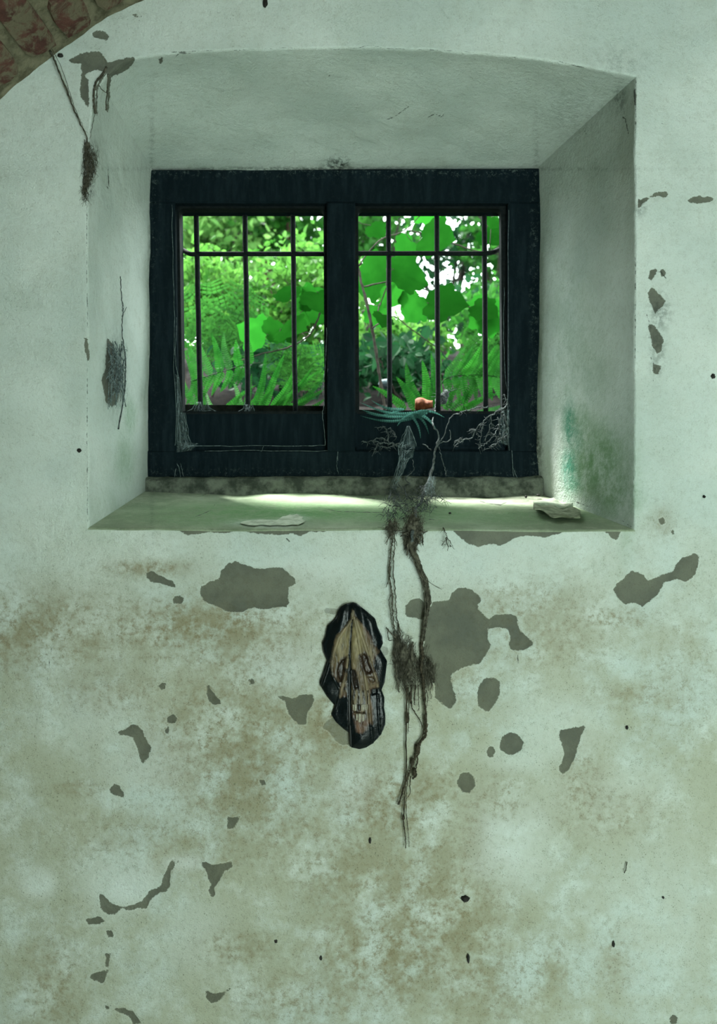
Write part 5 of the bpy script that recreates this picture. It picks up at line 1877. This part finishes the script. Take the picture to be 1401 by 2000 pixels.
def rot_batch(n, rng, tiltsd=0.9):
    out = np.zeros((n, 3, 3))
    for i in range(n):
        e = Euler((math.pi / 2 + rng.normal(0, tiltsd), rng.normal(0, tiltsd * .7), rng.uniform(0, 2 * math.pi)), 'XYZ')
        q = Matrix.Rotation(rng.uniform(0, 2 * math.pi), 3, 'Y') @ Matrix.Rotation(rng.normal(0, tiltsd), 3, 'Z') @ Matrix.Rotation(math.pi / 2 + rng.normal(0, tiltsd * .6), 3, 'X')
        out[i] = np.array(q)
    return out


def thicket(name, label, cat, px, py, Y, rx, ry, depth, n, size, mat, seed, nparts=40, stems=3, stem_mat='stem', cut=None, trunk=None, group=None):
    rng = np.random.default_rng(seed)
    rn = random.Random(seed)
    s = (D + Y) / F
    c = np.array(P(px, py, Y))
    gz = CZ + 0.15 + 0.235 * (Y - YO)
    base = Vector((c[0], Y, min(gz, c[2] - ry * s * .5)))
    r = empty(name, base, label, cat, group)
    # leaf clusters rather than an even cloud
    nc = max(8, n // 45)
    t = rng.normal(size=(nc, 3))
    t /= np.linalg.norm(t, axis=1)[:, None] + 1e-9
    t *= rng.random(nc)[:, None] ** 0.45
    cc = c + t * np.array([rx * s, depth, ry * s])
    pos = cc[rng.integers(0, nc, n)] + rng.normal(size=(n, 3)) * np.array([1, 1, .7]) * size * 1.5
    sz = size * rng.uniform(.6, 1.25, n)
    Rm = rot_batch(n, rng)
    order = np.argsort(pos[:, 1])
    pos, sz, Rm = pos[order], sz[order], Rm[order]
    for i in range(min(nparts, n)):
        o = bpy.data.objects.new('leaf', OVM[mat])
        o.parent = r
        o.matrix_local = Matrix.Translation(Vector(pos[i]) - base) @ Matrix(Rm[i].tolist()).to_4x4() @ Matrix.Scale(float(sz[i]) * 1.1, 4)
        COL.objects.link(o)
    k = nparts
    V = np.einsum('nij,vj->nvi', Rm[k:], OV) * sz[k:, None, None] + pos[k:, None, :]
    nn = V.shape[0]
    fidx = (np.arange(nn)[:, None, None] * 6 + np.array(OVF)[None]).reshape(-1, 4)
    o = np_mesh('foliage', V.reshape(-1, 3), fidx, M[mat], {'a_rnd': np.repeat(rng.random(nn), 6)}, r, smooth=False)
    o['kind'] = 'stuff'
    for k in range(stems):
        m = MB()
        e = Vector(cc[rn.randrange(nc)])
        b = base + Vector((rn.uniform(-.08, .08), rn.uniform(-.05, .05), 0))
        mid = (b + e) / 2 + Vector((rn.uniform(-.1, .1), rn.uniform(-.1, .1), .05))
        m.tube(jitter(crom([b, mid, e], 6), .006, rn), trunk or .007, .003, 6)
        m.build('branch', M[stem_mat], r)
    return r


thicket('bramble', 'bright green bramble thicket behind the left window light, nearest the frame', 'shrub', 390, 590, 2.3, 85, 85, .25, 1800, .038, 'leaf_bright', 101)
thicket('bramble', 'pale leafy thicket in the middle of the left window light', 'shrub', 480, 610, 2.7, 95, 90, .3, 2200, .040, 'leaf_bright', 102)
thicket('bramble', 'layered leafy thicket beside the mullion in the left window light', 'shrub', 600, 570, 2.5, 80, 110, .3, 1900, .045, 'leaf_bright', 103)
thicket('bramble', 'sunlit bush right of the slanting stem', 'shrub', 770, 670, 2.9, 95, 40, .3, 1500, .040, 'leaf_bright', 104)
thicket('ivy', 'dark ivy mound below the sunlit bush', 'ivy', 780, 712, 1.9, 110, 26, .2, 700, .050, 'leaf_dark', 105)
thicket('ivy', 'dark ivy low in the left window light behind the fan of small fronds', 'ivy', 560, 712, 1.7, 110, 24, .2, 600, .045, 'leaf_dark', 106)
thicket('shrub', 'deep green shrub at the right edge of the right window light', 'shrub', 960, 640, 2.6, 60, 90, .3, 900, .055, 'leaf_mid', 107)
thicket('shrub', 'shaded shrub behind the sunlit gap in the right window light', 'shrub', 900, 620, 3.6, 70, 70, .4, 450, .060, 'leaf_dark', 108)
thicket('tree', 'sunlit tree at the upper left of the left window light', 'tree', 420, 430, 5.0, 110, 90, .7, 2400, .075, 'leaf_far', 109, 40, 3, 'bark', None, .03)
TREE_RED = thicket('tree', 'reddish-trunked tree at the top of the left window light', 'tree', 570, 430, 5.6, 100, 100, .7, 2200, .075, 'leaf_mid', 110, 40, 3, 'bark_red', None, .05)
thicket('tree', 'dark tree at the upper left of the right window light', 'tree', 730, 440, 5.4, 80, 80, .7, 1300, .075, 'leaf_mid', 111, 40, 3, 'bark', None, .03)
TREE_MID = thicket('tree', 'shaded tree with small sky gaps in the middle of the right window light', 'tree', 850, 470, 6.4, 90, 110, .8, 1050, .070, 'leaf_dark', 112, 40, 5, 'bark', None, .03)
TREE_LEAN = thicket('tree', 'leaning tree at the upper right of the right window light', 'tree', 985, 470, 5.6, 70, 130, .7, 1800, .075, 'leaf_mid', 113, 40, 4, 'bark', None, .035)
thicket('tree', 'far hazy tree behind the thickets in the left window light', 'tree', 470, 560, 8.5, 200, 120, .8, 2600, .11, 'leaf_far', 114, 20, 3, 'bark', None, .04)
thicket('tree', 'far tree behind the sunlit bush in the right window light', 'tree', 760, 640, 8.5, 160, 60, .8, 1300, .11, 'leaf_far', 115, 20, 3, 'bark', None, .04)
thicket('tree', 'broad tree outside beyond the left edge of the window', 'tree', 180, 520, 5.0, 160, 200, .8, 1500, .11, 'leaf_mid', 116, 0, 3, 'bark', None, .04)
# reddish trunk in the left light, crossing limbs in the right
m = MB()
strand(m, [P(520, 700, 5.5), P(520, 600, 5.5), P(516, 500, 5.5), P(512, 400, 5.5), P(508, 260, 5.5)], .085, .065, 6, .01, 9, R2)
m.build('trunk', M['bark_red'], TREE_RED)
m = MB()
strand(m, [P(905, 690, 6.2), P(895, 600, 6.2), P(905, 520, 6.2), P(918, 420, 6.2), P(925, 320, 6.2)], .031, .022, 6, .006, 7, R2)
strand(m, [P(898, 600, 6.2), P(870, 585, 6.2), P(830, 560, 6.2), P(800, 540, 6.2)], .024, .014, 6, .006, 6, R2)
strand(m, [P(905, 620, 6.2), P(930, 660, 6.2), P(955, 690, 6.2)], .022, .019, 6, .006, 6, R2)
m.build('trunk', M['bark'], TREE_MID)
m = MB()
strand(m, [P(930, 400, 5.5), P(950, 440, 5.5), P(975, 485, 5.5), P(1010, 560, 5.5), P(1030, 700, 5.5)], .028, .040, 6, .006, 7, R2)
m.build('trunk', M['bark'], TREE_LEAN)
# dead orange leaf caught on the ledge, a pale stone
m = MB()
n1, n2 = 10, 6
vs, fs = [], []
for j in range(n2 + 1):
    for i in range(n1 + 1):
        u, v = i / n1, j / n2
        edge = math.sin(math.pi * v) ** .35
        x = 811 + 34 * u
        y = 790 + (v - .5) * 22 * (0.7 + 0.5 * math.sin(u * 5.5 + .4) * .5 + .3 * math.sin(math.pi * u))
        vs.append(P(x, y, YO - .05 - .012 * math.sin(math.pi * v) + .004 * math.sin(u * 14)))
for j in range(n2):
    for i in range(n1):
        a = j * (n1 + 1) + i
        fs.append((a, a + 1, a + n1 + 2, a + n1 + 1))
m.add(vs, fs)
dl = m.build('dead_leaf', M['orange'], None, loc=P(828, 800, YO - .05))
md = dl.modifiers.new('thickness', 'SOLIDIFY')
md.thickness = .002
tag(dl, 'curled orange dead leaf caught on the ledge between the bars', 'leaf')
m = MB()
lump(m, 752, 750, 15, 9, 1.25, .03, R2, 10, 8)
tag(m.build('stone', M['pebble'], None, loc=P(752, 758, 1.25)), 'pale bluish stone on the bank behind the slanting stem', 'stone')
